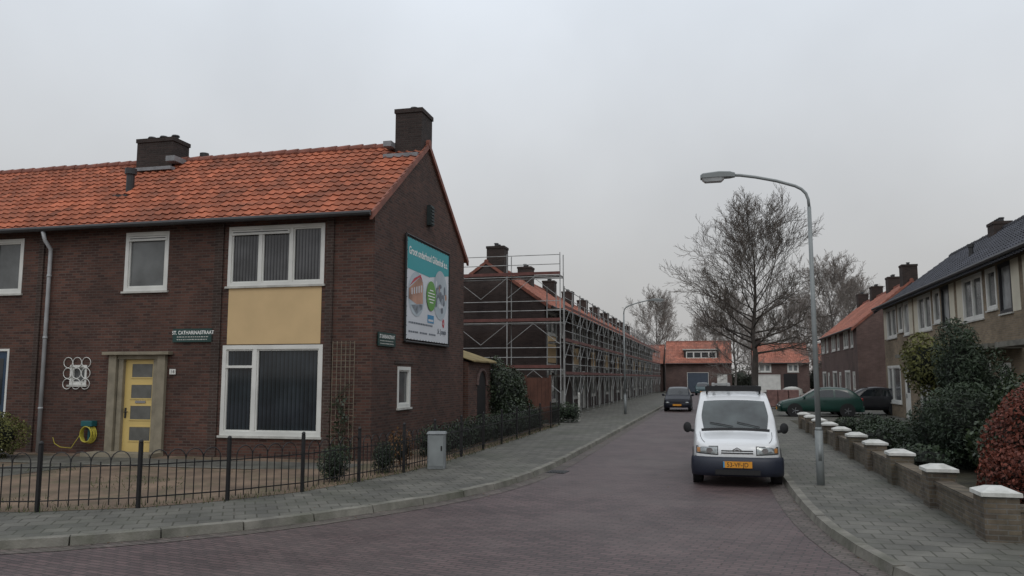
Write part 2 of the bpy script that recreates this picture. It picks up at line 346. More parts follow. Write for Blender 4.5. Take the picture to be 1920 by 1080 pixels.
def kerb(pts,side):
    mb=MB()
    dist=[0]
    for a,b in zip(pts,pts[1:]): dist.append(dist[-1]+(b-a).length)
    tot=dist[-1]
    def at(s):
        for i in range(len(pts)-1):
            if s<=dist[i+1]: 
                t=(s-dist[i])/max(1e-6,dist[i+1]-dist[i]); return pts[i].lerp(pts[i+1],t)
        return pts[-1]
    s=0; step=1.0; gs=MB(); prev=None
    while s<tot-.1:
        a=at(s+.006); b=at(min(tot,s+step-.006)); d=(b-a).normalized(); n=V((-d.y,d.x))*side
        zt=.113+R.uniform(-.007,.007); o=n*.075; w2=n*-.075
        q=[a+w2,b+w2,b+o,a+o]
        mb.add([(p.x,p.y,-.02) for p in q]+[(q[0].x,q[0].y,zt),(q[1].x,q[1].y,zt),(q[2].x-n.x*.03,q[2].y-n.y*.03,zt-.008),(q[3].x-n.x*.03,q[3].y-n.y*.03,zt-.008)],
               [(4,5,6,7),(0,1,5,4),(1,2,6,5),(2,3,7,6),(3,0,4,7)])
        e0=prev if prev else (a+n*.07,a+n*.36); e1=(b+n*.07,b+n*.36)
        gs.add([(e0[0].x,e0[0].y,.005),(e1[0].x,e1[0].y,.005),(e1[1].x,e1[1].y,.005),(e0[1].x,e0[1].y,.005)],[(0,1,2,3)]); prev=e1
        if a.y<45:
            for k in range(R.choice((1,3,5,9))):
                p=a.lerp(b,R.random())+n*(.09+abs(R.gauss(0,.12))); leafbit(p.x,p.y,.008,R.uniform(.012,.028))
            if R.random()<.6:
                p=a.lerp(b,R.random())-n*R.uniform(.2,2); leafbit(p.x,p.y,.115,R.uniform(.012,.026))
        s+=step
    struct(gs.obj('gutter_strip','gutterbrick'))
    return struct(mb.obj('kerb','kerb'))
kerb(kls,-1); kerb(krs,-1)
for k in range(90): leafbit(R.uniform(-3.3,1.1),R.uniform(9,30),.008,R.uniform(.01,.024))
tag(lit.obj('fallen_leaves','litter'),'scattered brown fallen leaves along kerb and pavement','fallen leaves',kind='stuff')
fence_pts=[(-14.7,8.2),(-12.9,8.6),(-11.1,9.05),(-9.4,9.6),(-8.25,10.25),(-7.4,11.2),(-6.75,12.35),(-6.4,13.8),(-6.12,15.3),(-6.0,16.8),(-6.0,18.7),(-6.0,20.6),(-6.0,22.5),(-6.02,24.4),(-6.05,26.3),(-6.1,28.2),(-6.1,30.1),(-6.15,32.0)]
sheet('garden',[(-30,7.2)]+fence_pts+[(-7.5,33),(-30,33)],.106,'soil')
sheet('garden_path',[(-24,14.9),(-9.3,15.1),(-7.5,15.6),(-7.5,16.5),(-24,16.2)],.112,'pave')
sheet('garden_path',[(-14.6,8.6),(-13.4,8.8),(-13.3,14.9),(-14.8,14.9)],.112,'pave')
sheet('garden_edging',[(-24,14.75),(-9.3,14.95),(-9.3,15.07),(-24,14.87)],.120,'kerb')
sheet('front_garden_bed',[(3.2,10.9),(8.6,10.9),(8.6,38),(3.2,38)],.106,'soildark')
sheet('front_garden_bed',[(-24,33.2),(-6.5,33.2),(-6.5,36.2),(-24,36.2)],.106,'soildark')
mb=MB()
for a,b in zip(fence_pts,fence_pts[1:]):
    a=V((*a,.1)); b=V((*b,.1)); L_=(b-a).length
    for k in range(int(L_*55)):
        p=a.lerp(b,R.random())+V((R.gauss(-.06,.1),R.gauss(.06,.1),0)); h=R.uniform(.03,.12)*(2 if R.random()<.1 else 1); t=V((R.gauss(0,.03),R.gauss(0,.03),h)); u=V((R.uniform(-1,1),R.uniform(-1,1),0)).normalized()*.007
        mb.add([p-u,p+u,p+t],[(0,1,2)])
for k in range(1500):
    p=V((R.uniform(-14,-7.5),R.uniform(10,14.6),.105)); 
    if p.x>-9.2 and p.y<12: continue
    cx=math.sin(p.x*1.7)+math.cos(p.y*2.3+p.x)
    if cx<.4: continue
    t=V((R.gauss(0,.03),R.gauss(0,.03),R.uniform(.02,.07))); u=V((R.uniform(-1,1),R.uniform(-1,1),0)).normalized()*.008
    mb.add([p-u,p+u,p+t],[(0,1,2)])
tag(mb.obj('grass_tufts','grass'),'sparse green grass and weeds along iron fence','grass',kind='stuff')
def drain(x,y,rz):
    mb=MB(); mb.box(-.24,.24,-.2,.2,.002,.012)
    for k in range(6): mb.box(-.19,.19,-.16+k*.06,-.13+k*.06,.0125,.02)
    o=tag(mb.obj('drain_grate','black'),'black cast iron drain grate in gutter by kerb','drain'); o.location=(x,y,0); o.rotation_euler=(0,0,rz)
drain(-3.3,17.0,1.5)
# ------------------------------------------------------------------ fence
def fence():
    p0=fence_pts[0]
    root=top('garden_fence','black wrought iron fence with hooped tops around corner garden','fence',(p0[0],p0[1],.1))
    off=(p0[0],p0[1],.1)
    for i,p in enumerate(fence_pts):
        mb=MB(); x,y=p
        mb.box(x-.024,x+.024,y-.024,y+.024,.1,1.04); mb.ell((x,y,1.06),(.034,.034,.037),8,6)
        mb.obj('post','black',root,off=off)
    for a,b in zip(fence_pts,fence_pts[1:]):
        a=V((*a,0));b=V((*b,0)); d=b-a; Ln=d.length; n=max(2,round(Ln/.13)); mb=MB()
        for z in(.25,.72): mb.tube(a+V((0,0,z)),b+V((0,0,z)),.012,n=4)
        pts=[a+d*(k/n) for k in range(n+1)]
        for k in range(1,n):
            mb.tube(pts[k]+V((0,0,.16)),pts[k]+V((0,0,.78)),.0085,n=4)
        for k in range(1,n-1,2):
            A=pts[k];B=pts[min(k+2,n)]
            c=(A+B)/2; h=(B-A)/2
            mb.path([c+h*math.cos(math.pi*(1-t/8))+V((0,0,.78+.15*math.sin(math.pi*t/8))) for t in range(9)],.0085,4)
        mb.obj('railing','black',root,off=off)
fence()
# ------------------------------------------------------------------ building helpers
def wallgrid(mb,u0,u1,z0,z1,ops,mapf,depth=.1):
    us=sorted(set([u0,u1]+[o[0] for o in ops]+[o[1] for o in ops])); zs=sorted(set([z0,z1]+[o[2] for o in ops]+[o[3] for o in ops]))
    for a,b in zip(us,us[1:]):
        for c,d in zip(zs,zs[1:]):
            mu=(a+b)/2; mz=(c+d)/2
            if any(o[0]<mu<o[1] and o[2]<mz<o[3] for o in ops): continue
            mb.add([mapf(a,c,0),mapf(b,c,0),mapf(b,d,0),mapf(a,d,0)],[(0,1,2,3)])
    for o in ops:
        a,b,c,d=o[:4]
        for (p,q) in(((a,c),(b,c)),((b,c),(b,d)),((b,d),(a,d)),((a,d),(a,c))):
            mb.add([mapf(*p,0),mapf(*q,0),mapf(*q,depth),mapf(*p,depth)],[(0,1,2,3)])
def mbox(mb,mapf,u0,u1,z0,z1,d0,d1,m=0):
    a=mapf(u0,z0,d0);b=mapf(u1,z1,d1); mb.box(a[0],b[0],a[1],b[1],a[2],b[2],m)
def window(root,mapf,u0,u1,z0,z1,cols=(0,1),glass='glass',frame='white',transom=None,vent=(),sill=True,ft=.07,name='window'):
    g=1e-3
    mb=MB(); mbox(mb,mapf,u0+.01,u1-.01,z0+.01,z1-.01,.055,.07); pane=mb.obj(name,glass,root)
    mb=MB()
    mbox(mb,mapf,u0+g,u1-g,z0+g,z0+ft,-.015,.052); mbox(mb,mapf,u0+g,u1-g,z1-ft,z1-g,-.015,.052)
    W=u1-u0
    mbox(mb,mapf,u0+g,u0+ft,z0+ft,z1-ft,-.015,.052); mbox(mb,mapf,u1-ft,u1-g,z0+ft,z1-ft,-.015,.052)
    for c in cols[1:-1]: mbox(mb,mapf,u0+W*c-ft/2,u0+W*c+ft/2,z0+ft,z1-ft,-.012,.05)
    if transom:
        for (ca,cb,h) in transom: mbox(mb,mapf,u0+W*ca+ft*.5,u0+W*cb-ft*.5,z0+(z1-z0)*h-.03,z0+(z1-z0)*h+.03,-.01,.05)
    for k in range(len(cols)-1):
        a=u0+W*cols[k]+ft*(.5 if k else 1); b=u0+W*cols[k+1]-ft*(.5 if k<len(cols)-2 else 1)
        s=.035
        for (p,q,r,t) in((a,b,z0+ft,z0+ft+s),(a,b,z1-ft-s,z1-ft),(a,a+s,z0+ft+s,z1-ft-s),(b-s,b,z0+ft+s,z1-ft-s)): mbox(mb,mapf,p,q,r,t,.015,.054)
    mb.obj('frame',frame,pane)
    if vent:
        mb=MB()
        for (ca,cb) in vent:
            mbox(mb,mapf,u0+W*ca+ft,u0+W*cb-ft*.6,z1-ft-.13,z1-ft-.02,-.03,.014)
            mbox(mb,mapf,u0+W*ca+ft+.04,u0+W*cb-ft*.6-.04,z1-ft-.075,z1-ft-.055,-.034,-.03,1)
        mb.obj('ventilation_grille',['white','dark'],pane)
    if sill:
        mb=MB(); mbox(mb,mapf,u0-.04,u1+.04,z0-.05,z0-g,-.06,.05); mb.obj('sill','whitedirty',pane)
    return pane
def pantile(mb,x0,x1,eave,slope,ang,tw=.25,tc=.33,sub=6,mirror=None,amp=.026):
    n=max(1,round((x1-x0)/tw)); tw=(x1-x0)/n; nc=max(1,round(slope/tc)); tc=slope/nc
    ca,sa=math.cos(ang),math.sin(ang); W=n*sub+1
    vs=[];
    def prof(t): return amp*(math.cos(2*math.pi*t)*.75+math.cos(4*math.pi*t+.6)*.25)
    for c in range(nc):
        tj=[R.uniform(-.006,.006) for _ in range(n+1)]
        for v,o in((c*tc-.02,.036),((c+1)*tc,.004)):
            for i in range(W):
                h=prof((i%sub)/sub)+o+(tj[i//sub] if o>.01 else 0)
                y=eave[0]+v*ca-sa*h; z=eave[1]+v*sa+ca*h
                if mirror is not None: y=mirror-y
                vs.append((x0+i*tw/sub,y,z))
    o=len(mb.v); mb.v+=vs
    rows=2*nc
    for r in range(rows-1):
        rr=[R.random() for _ in range(n)] 
        if r%2==1: continue
        for i in range(W-1):
            a=o+r*W+i
            mb.f.append((a,a+1,a+W+1,a+W)); mb.m.append(0); mb.r.append(rr[i//sub])
    for c in range(1,nc):
        for i in range(W-1):
            a=o+(2*c)*W+i; b=o+(2*c-1)*W+i
            mb.f.append((a,a+1,b+1,b)); mb.m.append(0); mb.r.append(0.0)
    for i in range(W-1):
        x=vs[i]; x2=vs[i+1]
        k=len(mb.v); mb.v+=[x,x2,(x2[0],x2[1],x2[2]-.03),(x[0],x[1],x[2]-.03)]; mb.f.append((k,k+1,k+2,k+3)); mb.m.append(0); mb.r.append(.1)
def chimney(parent,x0,x1,y0,y1,z0,z1,pots=2,mat='chimney'):
    mb=MB(); mb.box(x0,x1,y0,y1,z0,z1-.12)
    mb.box(x0-.03,x1+.03,y0-.03,y1+.03,z1-.12,z1)
    o=mb.obj('chimney',mat,parent)
    for k in range(pots):
        mb=MB()
        xx=x0+(x1-x0)*(k+.5)/pots
        mb.tube((xx,(y0+y1)/2,z1),(xx,(y0+y1)/2,z1+.13),.10,.09,10); mb.tube((xx,(y0+y1)/2,z1+.13),(xx,(y0+y1)/2,z1+.17),.13,.11,10)
        mb.obj('chimney_pot','dark',o)
    return o
def house(root,x0,x1,D,ze,zr,ops,wall='brick',roof='tile',gl=False,gr=False,gops_r=(),sub=6,ridge='ridge',tw=.25,ov=.32,zb=.1,gutter='dark'):
    mb=MB()
    fm=lambda u,z,d:(u,d,z)
    wallgrid(mb,x0,x1,zb,ze,[o[:4] for o in ops],fm)
    mb.add([(x0,D,zb),(x1,D,zb),(x1,D,ze),(x0,D,ze)],[(0,1,2,3)])
    rm=lambda u,z,d:(x1-d,u,z)
    if gr:
        wallgrid(mb,0,D,zb,ze,[o[:4] for o in gops_r],rm)
        mb.add([(x1,0,ze),(x1,D,ze),(x1,D/2,zr)],[(0,1,2)])
    if gl:
        mb.add([(x0,0,zb),(x0,D,zb),(x0,D,ze),(x0,0,ze)],[(0,1,2,3)]); mb.add([(x0,0,ze),(x0,D,ze),(x0,D/2,zr)],[(0,1,2)])
    wl=mb.obj('wall',wall,root)
    ang=math.atan2(zr-ze,D/2); sl=(D/2+ov)/math.cos(ang)
    e=( -ov, ze-ov*math.tan(ang)+.06)
    xe0=x0-(.06 if gl else 0); xe1=x1+(.06 if gr else 0)
    mb=MB(); pantile(mb,xe0,xe1,e,sl,ang,tw=tw,sub=sub); pantile(mb,xe0,xe1,e,sl,ang,tw=tw,sub=sub,mirror=D)
    rf=mb.obj('roof',roof,root)
    mb=MB(); n=max(1,int((xe1-xe0)/.4)); st=(xe1-xe0)/n
    for i in range(n):
        j=R.uniform(-.012,.012); mb.tube((xe0+i*st,D/2,zr+.06+j),(xe0+(i+1)*st+.02,D/2,zr+.075+j),.105,.12,10)
    mb.obj('ridge_cap',ridge,rf,smooth=False)
    mb=MB()
    mb.path([(x0,-ov-.06,ze-.14),(x1+(.05 if gr else 0),-ov-.06,ze-.14)],.065,8)
    mb.box(x0,x1,-ov+.02,-.004,ze-.12,ze-.07)
    mb.obj('gutter',gutter,rf)
    for (g,xx,s) in((gl,x0,-1),(gr,x1,1)):
        if g:
            for sgn in(0,1):
                mb=MB()
                a=(-ov,ze-ov*math.tan(ang)); b=(D/2,zr)
                y=lambda t:(D-t) if sgn else t
                xa=xx+s*.004; xb=xx+s*.07
                mb.add([(xa,y(a[0]),a[1]-.06),(xb,y(a[0]),a[1]-.06),(xb,y(a[0]),a[1]+.11),(xa,y(a[0]),a[1]+.11),(xa,y(b[0]),b[1]-.06),(xb,y(b[0]),b[1]-.06),(xb,y(b[0]),b[1]+.11),(xa,y(b[0]),b[1]+.11)],
                       [(0,1,2,3),(4,7,6,5),(0,4,5,1),(3,2,6,7),(1,5,6,2),(0,3,7,4)])
                mb.obj('verge_tile',ridge,rf)
    for o in ops:
        k=o[4] if len(o)>4 else None
        if k is None: continue
        if k['t']=='win': window(root,fm,o[0],o[1],o[2],o[3],**k.get('a',{}))
        elif k['t']=='panel':
            mb=MB(); mbox(mb,fm,o[0]+.002,o[1]-.002,o[2]+.002,o[3]-.002,-.01,.05); mb.obj('facade_panel',k['m'],root)
        elif k['t']=='door':
            mb=MB(); mbox(mb,fm,o[0]+.06,o[1]-.06,o[2]+.01,o[3]-.06,.04,.08); d=mb.obj('door',k['m'],root)
            mb=MB(); mbox(mb,fm,o[0]+.001,o[0]+.06,o[2],o[3]-.001,-.01,.07); mbox(mb,fm,o[1]-.06,o[1]-.001,o[2],o[3]-.001,-.01,.07); mbox(mb,fm,o[0]+.06,o[1]-.06,o[3]-.06,o[3]-.001,-.01,.07)
            mb.obj('door_frame',k.get('f','white'),d)
            if not k.get('plain'):
                mb=MB(); mbox(mb,fm,o[0]+.2,o[1]-.2,o[2]+1.2,o[3]-.25,.034,.04); mb.obj('door_glass','glass',d)
            mb=MB(); mbox(mb,fm,o[0]+.1,o[0]+.14,o[2]+.95,o[2]+1.15,.0,.04); mb.obj('handle','chrome',d)
    for o in gops_r:
        k=o[4]
        if k['t']=='win': window(root,rm,o[0],o[1],o[2],o[3],**k.get('a',{}))
    return wl,rf
def win(u0,u1,z0,z1,**a): return (u0,u1,z0,z1,dict(t='win',a=a))
HX,HY=-7.7,17.2; HA=math.radians(1.0)
def HL(x,y,z=0):
    dx,dy=x-HX,y-HY
    return (HX+dx*math.cos(HA)-dy*math.sin(HA),HY+dx*math.sin(HA)+dy*math.cos(HA),z)
lx=lambda x:x-HX
# ------------------------------------------------------------------ corner house
ch=top('corner_house','dark red brick corner house with orange pantile roof and yellow door','house',(HX,HY,0),HA)
zE,zR,DP=5.95,8.56,7.35
ops=[win(lx(-11.55),lx(-8.97),4.22,5.70,cols=(0,.34,.66,1),glass='blind',vent=((0,.66),),ft=.085),
     (lx(-11.5),lx(-9.02),2.80,4.17,dict(t='panel',m='cream')),
     win(lx(-11.6),lx(-8.95),.62,2.78,cols=(0,.33,1),glass='blinddark',transom=((0,.33,.76),),ft=.1),
     win(lx(-14.5),lx(-13.24),4.17,5.68,glass='glassgrey',vent=((0,1),),ft=.1),
     (lx(-14.42),lx(-13.44),.1,2.53),
     win(lx(-15.95),lx(-15.45),1.82,2.32,glass='glassgrey',ft=.05),]
gops=[win(18.8-HY,19.72-HY,1.24,2.28,glass='glassgrey',ft=.09)]
wl,rf=house(ch,lx(-17.1),0,DP,zE,zR,ops,gr=True,gops_r=gops)
for (a,b) in((-8.9,-8.72),(-11.9,-11.68),(-17.1,-16.95)):
    mb=MB(); mb.box(lx(a),lx(b),-.05,-.002,.1,zE-.15); mb.obj('brick_pilaster','brickdark',wl)
mb=MB(); mb.box(.002,.02,1.4,2.72,2.34,2.42); mb.obj('brick_lintel','brickdark',wl)
c1=chimney(rf,lx(-8.5),-.02,20.4-HY,21.3-HY,7.6,9.55,1)
c2=chimney(rf,lx(-17.0),lx(-15.75),20.5-HY,21.3-HY,7.9,9.3,3)
for q in((lx(-8.72),-.01,20.05-HY,20.4-HY,8.06,8.17),(lx(-8.74),lx(-8.5),20.1-HY,21.0-HY,8.41,8.56),(lx(-17.05),lx(-15.5),20.1-HY,20.5-HY,8.18,8.28),(lx(-15.75),lx(-15.45),20.2-HY,21.2-HY,8.46,8.62)):
    mb=MB(); mb.box(*q); mb.obj('lead_flashing','lead',rf)
vx=lx(-15.95)
mb=MB()
mb.tube((vx,19.0-HY,7.0),(vx,19.0-HY,7.85),.11,.11,12); mb.tube((vx,19.0-HY,7.75),(vx,19.0-HY,7.92),.16,.16,12); mb.box(vx-.22,vx+.22,18.6-HY,19.3-HY,7.02,7.08)
mb.obj('roof_vent','dark',rf)
mb=MB(); mb.tube((lx(-15.2),21.3-HY,8.2),(lx(-15.2),21.3-HY,8.9),.11,.11,12); mb.tube((lx(-15.2),21.3-HY,8.82),(lx(-15.2),21.3-HY,8.96),.14,.14,12); mb.obj('roof_vent','dark',rf)
fm=lambda u,z,d:(u,d,z)
mb=MB(); a,b=lx(-14.36),lx(-13.5)
mbox(mb,fm,a,b,.12,2.45,.06,.10); dr=mb.obj('door','yellow',ch)
DZ=[.45+k*.52 for k in range(4)]
for z in DZ:
    mb=MB(); mbox(mb,fm,a+.2,b-.07,z,z+.33,.052,.06); mb.obj('door_glass','frost',dr)
mb=MB()
for z in DZ:
    for q in((a+.17,b-.045,z-.03,z),(a+.17,b-.045,z+.33,z+.36),(a+.17,a+.2,z,z+.33),(b-.07,b-.045,z,z+.33)): mbox(mb,fm,*q,.045,.0595)
mb.obj('door_moulding','yellow',dr)
mb=MB(); mbox(mb,fm,(a+b)/2-.1,(a+b)/2+.2,1.37,1.43,.04,.05); mb.obj('letter_slot','chrome',dr)
mb=MB(); mb.tube((a+.06,.0,1.15),(a+.06,.06,1.15),.012); mb.tube((a+.06,.0,1.15),(a+.17,.0,1.15),.011); mb.box(a+.035,a+.085,.045,.0595,1.0,1.25); mb.obj('handle','dark',dr)
mb=MB()
mbox(mb,fm,lx(-14.74),lx(-14.52),.1,2.56,-.11,-.003); mbox(mb,fm,lx(-13.34),lx(-13.12),.1,2.56,-.11,-.003)
mbox(mb,fm,lx(-14.5),a-.001,.1,2.5,-.04,.11); mbox(mb,fm,b+.001,lx(-13.36),.1,2.5,-.04,.11); mbox(mb,fm,lx(-14.52),lx(-13.34),2.455,2.56,-.06,.11)
mbox(mb,fm,lx(-14.88),lx(-12.98),2.56,2.64,-.20,-.003)
mb.obj('door_surround','stone',dr,bevel=.01)
mb=MB(); mbox(mb,fm,lx(-14.9),lx(-13.0),.1,.2,-.7,-.17); mb.obj('doorstep','stone',dr)
mb=MB()
for i in range(3):
    for j in range(3):
        cx=lx(-16.0)+i*.27; cz=1.84+j*.27+.0
        mb.path([(cx+.13*math.cos(t*math.pi/10),-.03,cz+.13*math.sin(t*math.pi/10)) for t in range(20)],.010,5,closed=True)
mb.obj('ring_grille','white',ch)
mb=MB(); mb.path([(lx(-16.72),-.36,zE-.2),(lx(-16.7),-.3,zE-.42),(lx(-16.7),-.1,zE-.62),(lx(-16.7),-.09,zE-.8),(lx(-16.7),-.09,.12)],.048,10)
for z in(1.2,3.0,4.6): mb.tube((lx(-16.7),-.09,z),(lx(-16.7),-.09,z+.05),.058,n=10)
mb.obj('downpipe','zinc',ch,smooth=True)
mb=MB(); mb.box(.004,.12,21.0-HY-.14,21.0-HY+.14,6.28,6.85)
for k in range(6): mb.box(.12,.15,21.0-HY-.13,21.0-HY+.13,6.31+k*.09,6.35+k*.09)
mb.obj('gable_vent','copper',ch)
nb=top('row_house','dark red brick row house with blue door beside corner house','house',(HX,HY,0),HA,group='brick houses in the corner row')
ops=[win(lx(-19.5),lx(-17.62),4.2,5.66,cols=(0,.5,1),glass='glassgrey',ft=.1),
     (lx(-18.95),lx(-17.86),.1,2.75,dict(t='door',m='blue')),
     win(lx(-23.3),lx(-20.7),.62,2.78,cols=(0,.33,1),glass='blinddark',ft=.1),win(lx(-23.3),lx(-20.7),4.2,5.66,cols=(0,.33,.66,1),glass='blind',ft=.1)]
house(nb,lx(-25.5),lx(-17.103),DP,zE,zR,ops,gl=True)
# ------------------------------------------------------------------ things fixed to the house
bn=top('advertising_banner','teal and white housing renovation banner laced to steel frame on gable','banner',HL(-7.66,19.2,3.0),math.radians(90)+HA)
W_,H_=3.5,2.66
mb=MB(); mb.box(0,W_,-.03,0,0,H_); mb.obj('banner_sheet','bwhite',bn)
mb=MB()
for a,b in(((-.07,-.07),(W_+.07,-.07)),((W_+.07,-.07),(W_+.07,H_+.07)),((W_+.07,H_+.07),(-.07,H_+.07)),((-.07,H_+.07),(-.07,-.07))): mb.tube((a[0],-.02,a[1]),(b[0],-.02,b[1]),.032,n=8)
for k in range(15):
    x=.1+k*(W_-.2)/14
    for z,s in((0,-1),(H_,1)): mb.tube((x,-.035,z-s*.02),(x,-.02,z+s*.07),.008,n=4)
for k in range(11):
    z=.1+k*(H_-.2)/10
    for x,s in((0,-1),(W_,1)): mb.tube((x-s*.02,-.035,z),(x+s*.07,-.02,z),.008,n=4)
mb.obj('frame','black',bn)
mb=MB(); mb.add([(0.0,-.034,H_),(0,-.034,H_-.82),(W_*.5,-.034,H_-.86),(W_,-.034,H_-.62),(W_,-.034,H_)],[(0,1,2,3,4)]); mb.obj('banner_header','teal',bn)
text('Groot onderhoud Gildenhof e.o.',.285,.10,H_-.42,-.038,'ink',bn,bold=.007,sx=.86)
mb=MB()
mb.disc((.72,1.22),.64,.60,-.038,m=0)
mb.add([(.12,-.041,1.05),(.12,-.041,1.32),(.9,-.041,1.68),(1.18,-.041,1.60),(1.22,-.041,1.0),(.72,-.041,.95)],[(0,1,2,3,4,5)],1)
mb.add([(.14,-.043,1.38),(.5,-.043,1.62),(1.0,-.043,1.78),(1.15,-.043,1.62),(.9,-.043,1.7)],[(0,1,2,3,4)],3)
for k in range(5): mb.add([(.3+k*.18,-.045,1.18+k*.03),(.38+k*.18,-.045,1.18+k*.03),(.38+k*.18,-.045,1.36+k*.035),(.3+k*.18,-.045,1.34+k*.035)],[(0,1,2,3)],2)
mb.add([(.3,-.043,.9),(.72,-.043,.68),(1.15,-.043,.85),(1.2,-.043,.98),(.7,-.043,.94)],[(0,1,2,3,4)],4)
mb.obj('banner_picture',['photosky','phototan','bwhite','bred','photogrey'],bn)
mb=MB(); mb.disc((2.72,1.38),.66,.72,-.040)
for k in range(26):
    a=R.uniform(0,6.28); r=R.uniform(0,.5); x=2.72+r*math.cos(a); z=1.36+r*math.sin(a)
    mb.disc((x,z),R.uniform(.06,.14),R.uniform(.06,.16),-.0415-k*.0003,10,R.choice([1,3,3,1,2,4]))
mb.obj('banner_picture',['photosky','photogrey','bwhite','bgrey','phototan'],bn)
mb=MB(); mb.disc((1.88,1.28),.40,.42,-.053); mb.obj('banner_badge','bgreen',bn)
mb=MB()
for i,wd in enumerate((.3,.55,.6,.5,.3)): mb.box(1.88-wd/2,1.88+wd/2,-.058,-.057,1.42-i*.085,1.45-i*.085)
mb.obj('badge_small_print','ink',bn)
mb=MB(); mb.box(1.62,2.16,-.037,-.036,.52,.74); mb.box(1.68,2.1,-.039,-.038,.56,.62,1); mb.obj('company_logo',['bblue','bwhite'],bn)
mb=MB()
for (x,z,wd) in((.15,.42,1.9),(.15,.18,.75),(1.0,.18,.6),(1.75,.18,.6)):
    x2=x
    while x2<x+wd:
        l=R.uniform(.06,.16); mb.box(x2,min(x2+l,x+wd),-.036,-.035,z,z+.045); x2+=l+.03
mb.obj('small_print','bgrey',bn)
mb=MB()
for k in range(7):
    t=k*2*math.pi/7; mb.disc((3.02+.07*math.cos(t),.58+.09*math.sin(t)),.035,.05,-.036-k*.0002,10)
mb.obj('flower_logo','bred',bn)
text('St. Joseph',.2,2.5,.26,-.036,'bgrey',bn,bold=.006)
def streetsign(loc,rz,t,wd,lab):
    s=top('street_name_sign',lab,'street sign',loc,rz,group='enamel street name signs')
    mb=MB(); mb.box(0,wd,-.02,0,0,.33); mb.obj('sign_plate','signgreen',s)
    text(t,.125,wd/2,.19,-.023,'ink',s,'CENTER',sx=.86 if len(t)>17 else .8,bold=.002)
    mb=MB()
    for z in(.115,.05):
        x=.12
        while x<wd-.16:
            l=R.uniform(.03,.07); mb.box(x,x+l,-.022,-.021,z,z+.022); x+=l+.018
    mb.obj('small_print','whitedirty',s)
streetsign(HL(-12.98,17.17,2.87),HA,'ST. CATHARINASTRAAT',.98*1.15,'dark green enamel street name sign on brick front wall')
streetsign(HL(-7.67,17.42,2.75),HA+math.radians(90),'ST. BARBARASTRAAT',1.1,'dark green enamel street name sign on gable corner')
hn=top('house_number_plate','white house number plate beside yellow door','house number',HL(-13.03,17.17,2.08),HA)
mb=MB(); mb.box(0,.17,-.015,0,0,.13); mb.obj('plate','white',hn); text('14',.12,.085,.022,-.018,'blackink',hn,'CENTER')
tr=top('trellis','dark wire trellis with climbing plant on brick wall','trellis',HL(-8.66,17.12,.1),HA)
mb=MB()
for i in range(6): mb.tube((i*.11,0,0),(i*.11,0,2.75),.006,n=4)
for i in range(20): mb.tube((0,-.01,.05+i*.14),(.55,-.01,.05+i*.14),.005,n=4)
mb.obj('lattice','stone',tr)
mb=MB()
for k in range(320):
    z=1.5*R.random()**1.5; x=R.gauss(.28,.10+.05*(2-z)); y=R.uniform(-.12,0); s=R.uniform(.015,.03)
    d=V((R.gauss(0,1),R.gauss(0,1),R.gauss(0,1))).normalized(); a=d.orthogonal()*s; b=d.cross(a)
    c=V((x,y,z)); mb.add([c+a,c+b,c-a,c-b],[(0,1,2,3)])
for k in range(5):
    mb.path([(.28+R.gauss(0,.05)*j,-.03,j*.35) for j in range(6)],.006,4)
mb.obj('climbing_plant','ivy',tr)
hr=top('hose_reel','teal hose reel with coiled yellow garden hose on wall','hose reel',HL(-15.2,17.1,.35),HA)
mb=MB(); mb.box(-.16,.16,-.12,.08,.44,.58); mb.box(-.03,.03,-.02,.08,.05,.42); mb.obj('bracket','tealplastic',hr,bevel=.015)
mb=MB()
for k in range(6):
    rr=.19+k*.008; mb.path([(rr*.85*math.cos(t*math.pi/10)+R.uniform(-.008,.008),-.12+k*.03,.25+rr*math.sin(t*math.pi/10)) for t in range(20)],.011,5,closed=True)
mb.path([(-.2,-.05,.25),(-.45,-.06,-.1),(-.8,-.03,-.08),(-1.0,.0,.0),(-1.08,.02,.15)],.008,5)
mb.obj('hose','hose',hr)
# ------------------------------------------------------------------ foliage helper
def leafcloud(mb,blobs,size,mi=0,core=None,asp=.6):
    for (c,r,n) in blobs:
        lumps=[(V((R.gauss(0,1),R.gauss(0,1),R.gauss(0,1))).normalized(),R.uniform(-.35,.4)) for _ in range(13)]
        for _ in range(n):
            d=V((R.gauss(0,1),R.gauss(0,1),R.gauss(0,1))).normalized()
            k=.58+.44*R.random()**.7
            for ld,la in lumps: k+=la*max(0,d.dot(ld)-.65)*1.5
            p=V((c[0]+d.x*r[0]*k,c[1]+d.y*r[1]*k,c[2]+d.z*r[2]*k))
            if p.z<.11: continue
            nn=(d+V((R.gauss(0,.8),R.gauss(0,.8),R.gauss(0,.8)))).normalized(); s=size*R.uniform(.6,1.3)
            a=nn.orthogonal().normalized(); a.rotate(Matrix.Rotation(R.uniform(0,6.28),3,nn)); b=nn.cross(a)
            shade=min(1,max(0,.7*(k-.6)+.25*d.z+R.uniform(0,.5)))  # inner leaves darker, upper ones lighter: light and shade put into leaf colour
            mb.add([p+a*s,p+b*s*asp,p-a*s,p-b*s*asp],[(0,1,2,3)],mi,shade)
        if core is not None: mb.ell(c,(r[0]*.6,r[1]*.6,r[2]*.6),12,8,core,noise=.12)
def bush(name,lab,cat,blobs,size,leaf,group=None,asp=.6):
    cx=sum(b[0][0] for b in blobs)/len(blobs); cy=sum(b[0][1] for b in blobs)/len(blobs)
    mb=MB(); leafcloud(mb,blobs,size,0,1,asp)
    return tag(mb.obj(name,[leaf,'core'],off=(cx,cy,.1)),lab,cat,group)
bush('topiary_shrub','small dark rounded clipped shrub behind iron fence','shrub',[((-6.85,13.7,.42),(.27,.27,.35),2400)],.018,'ever')
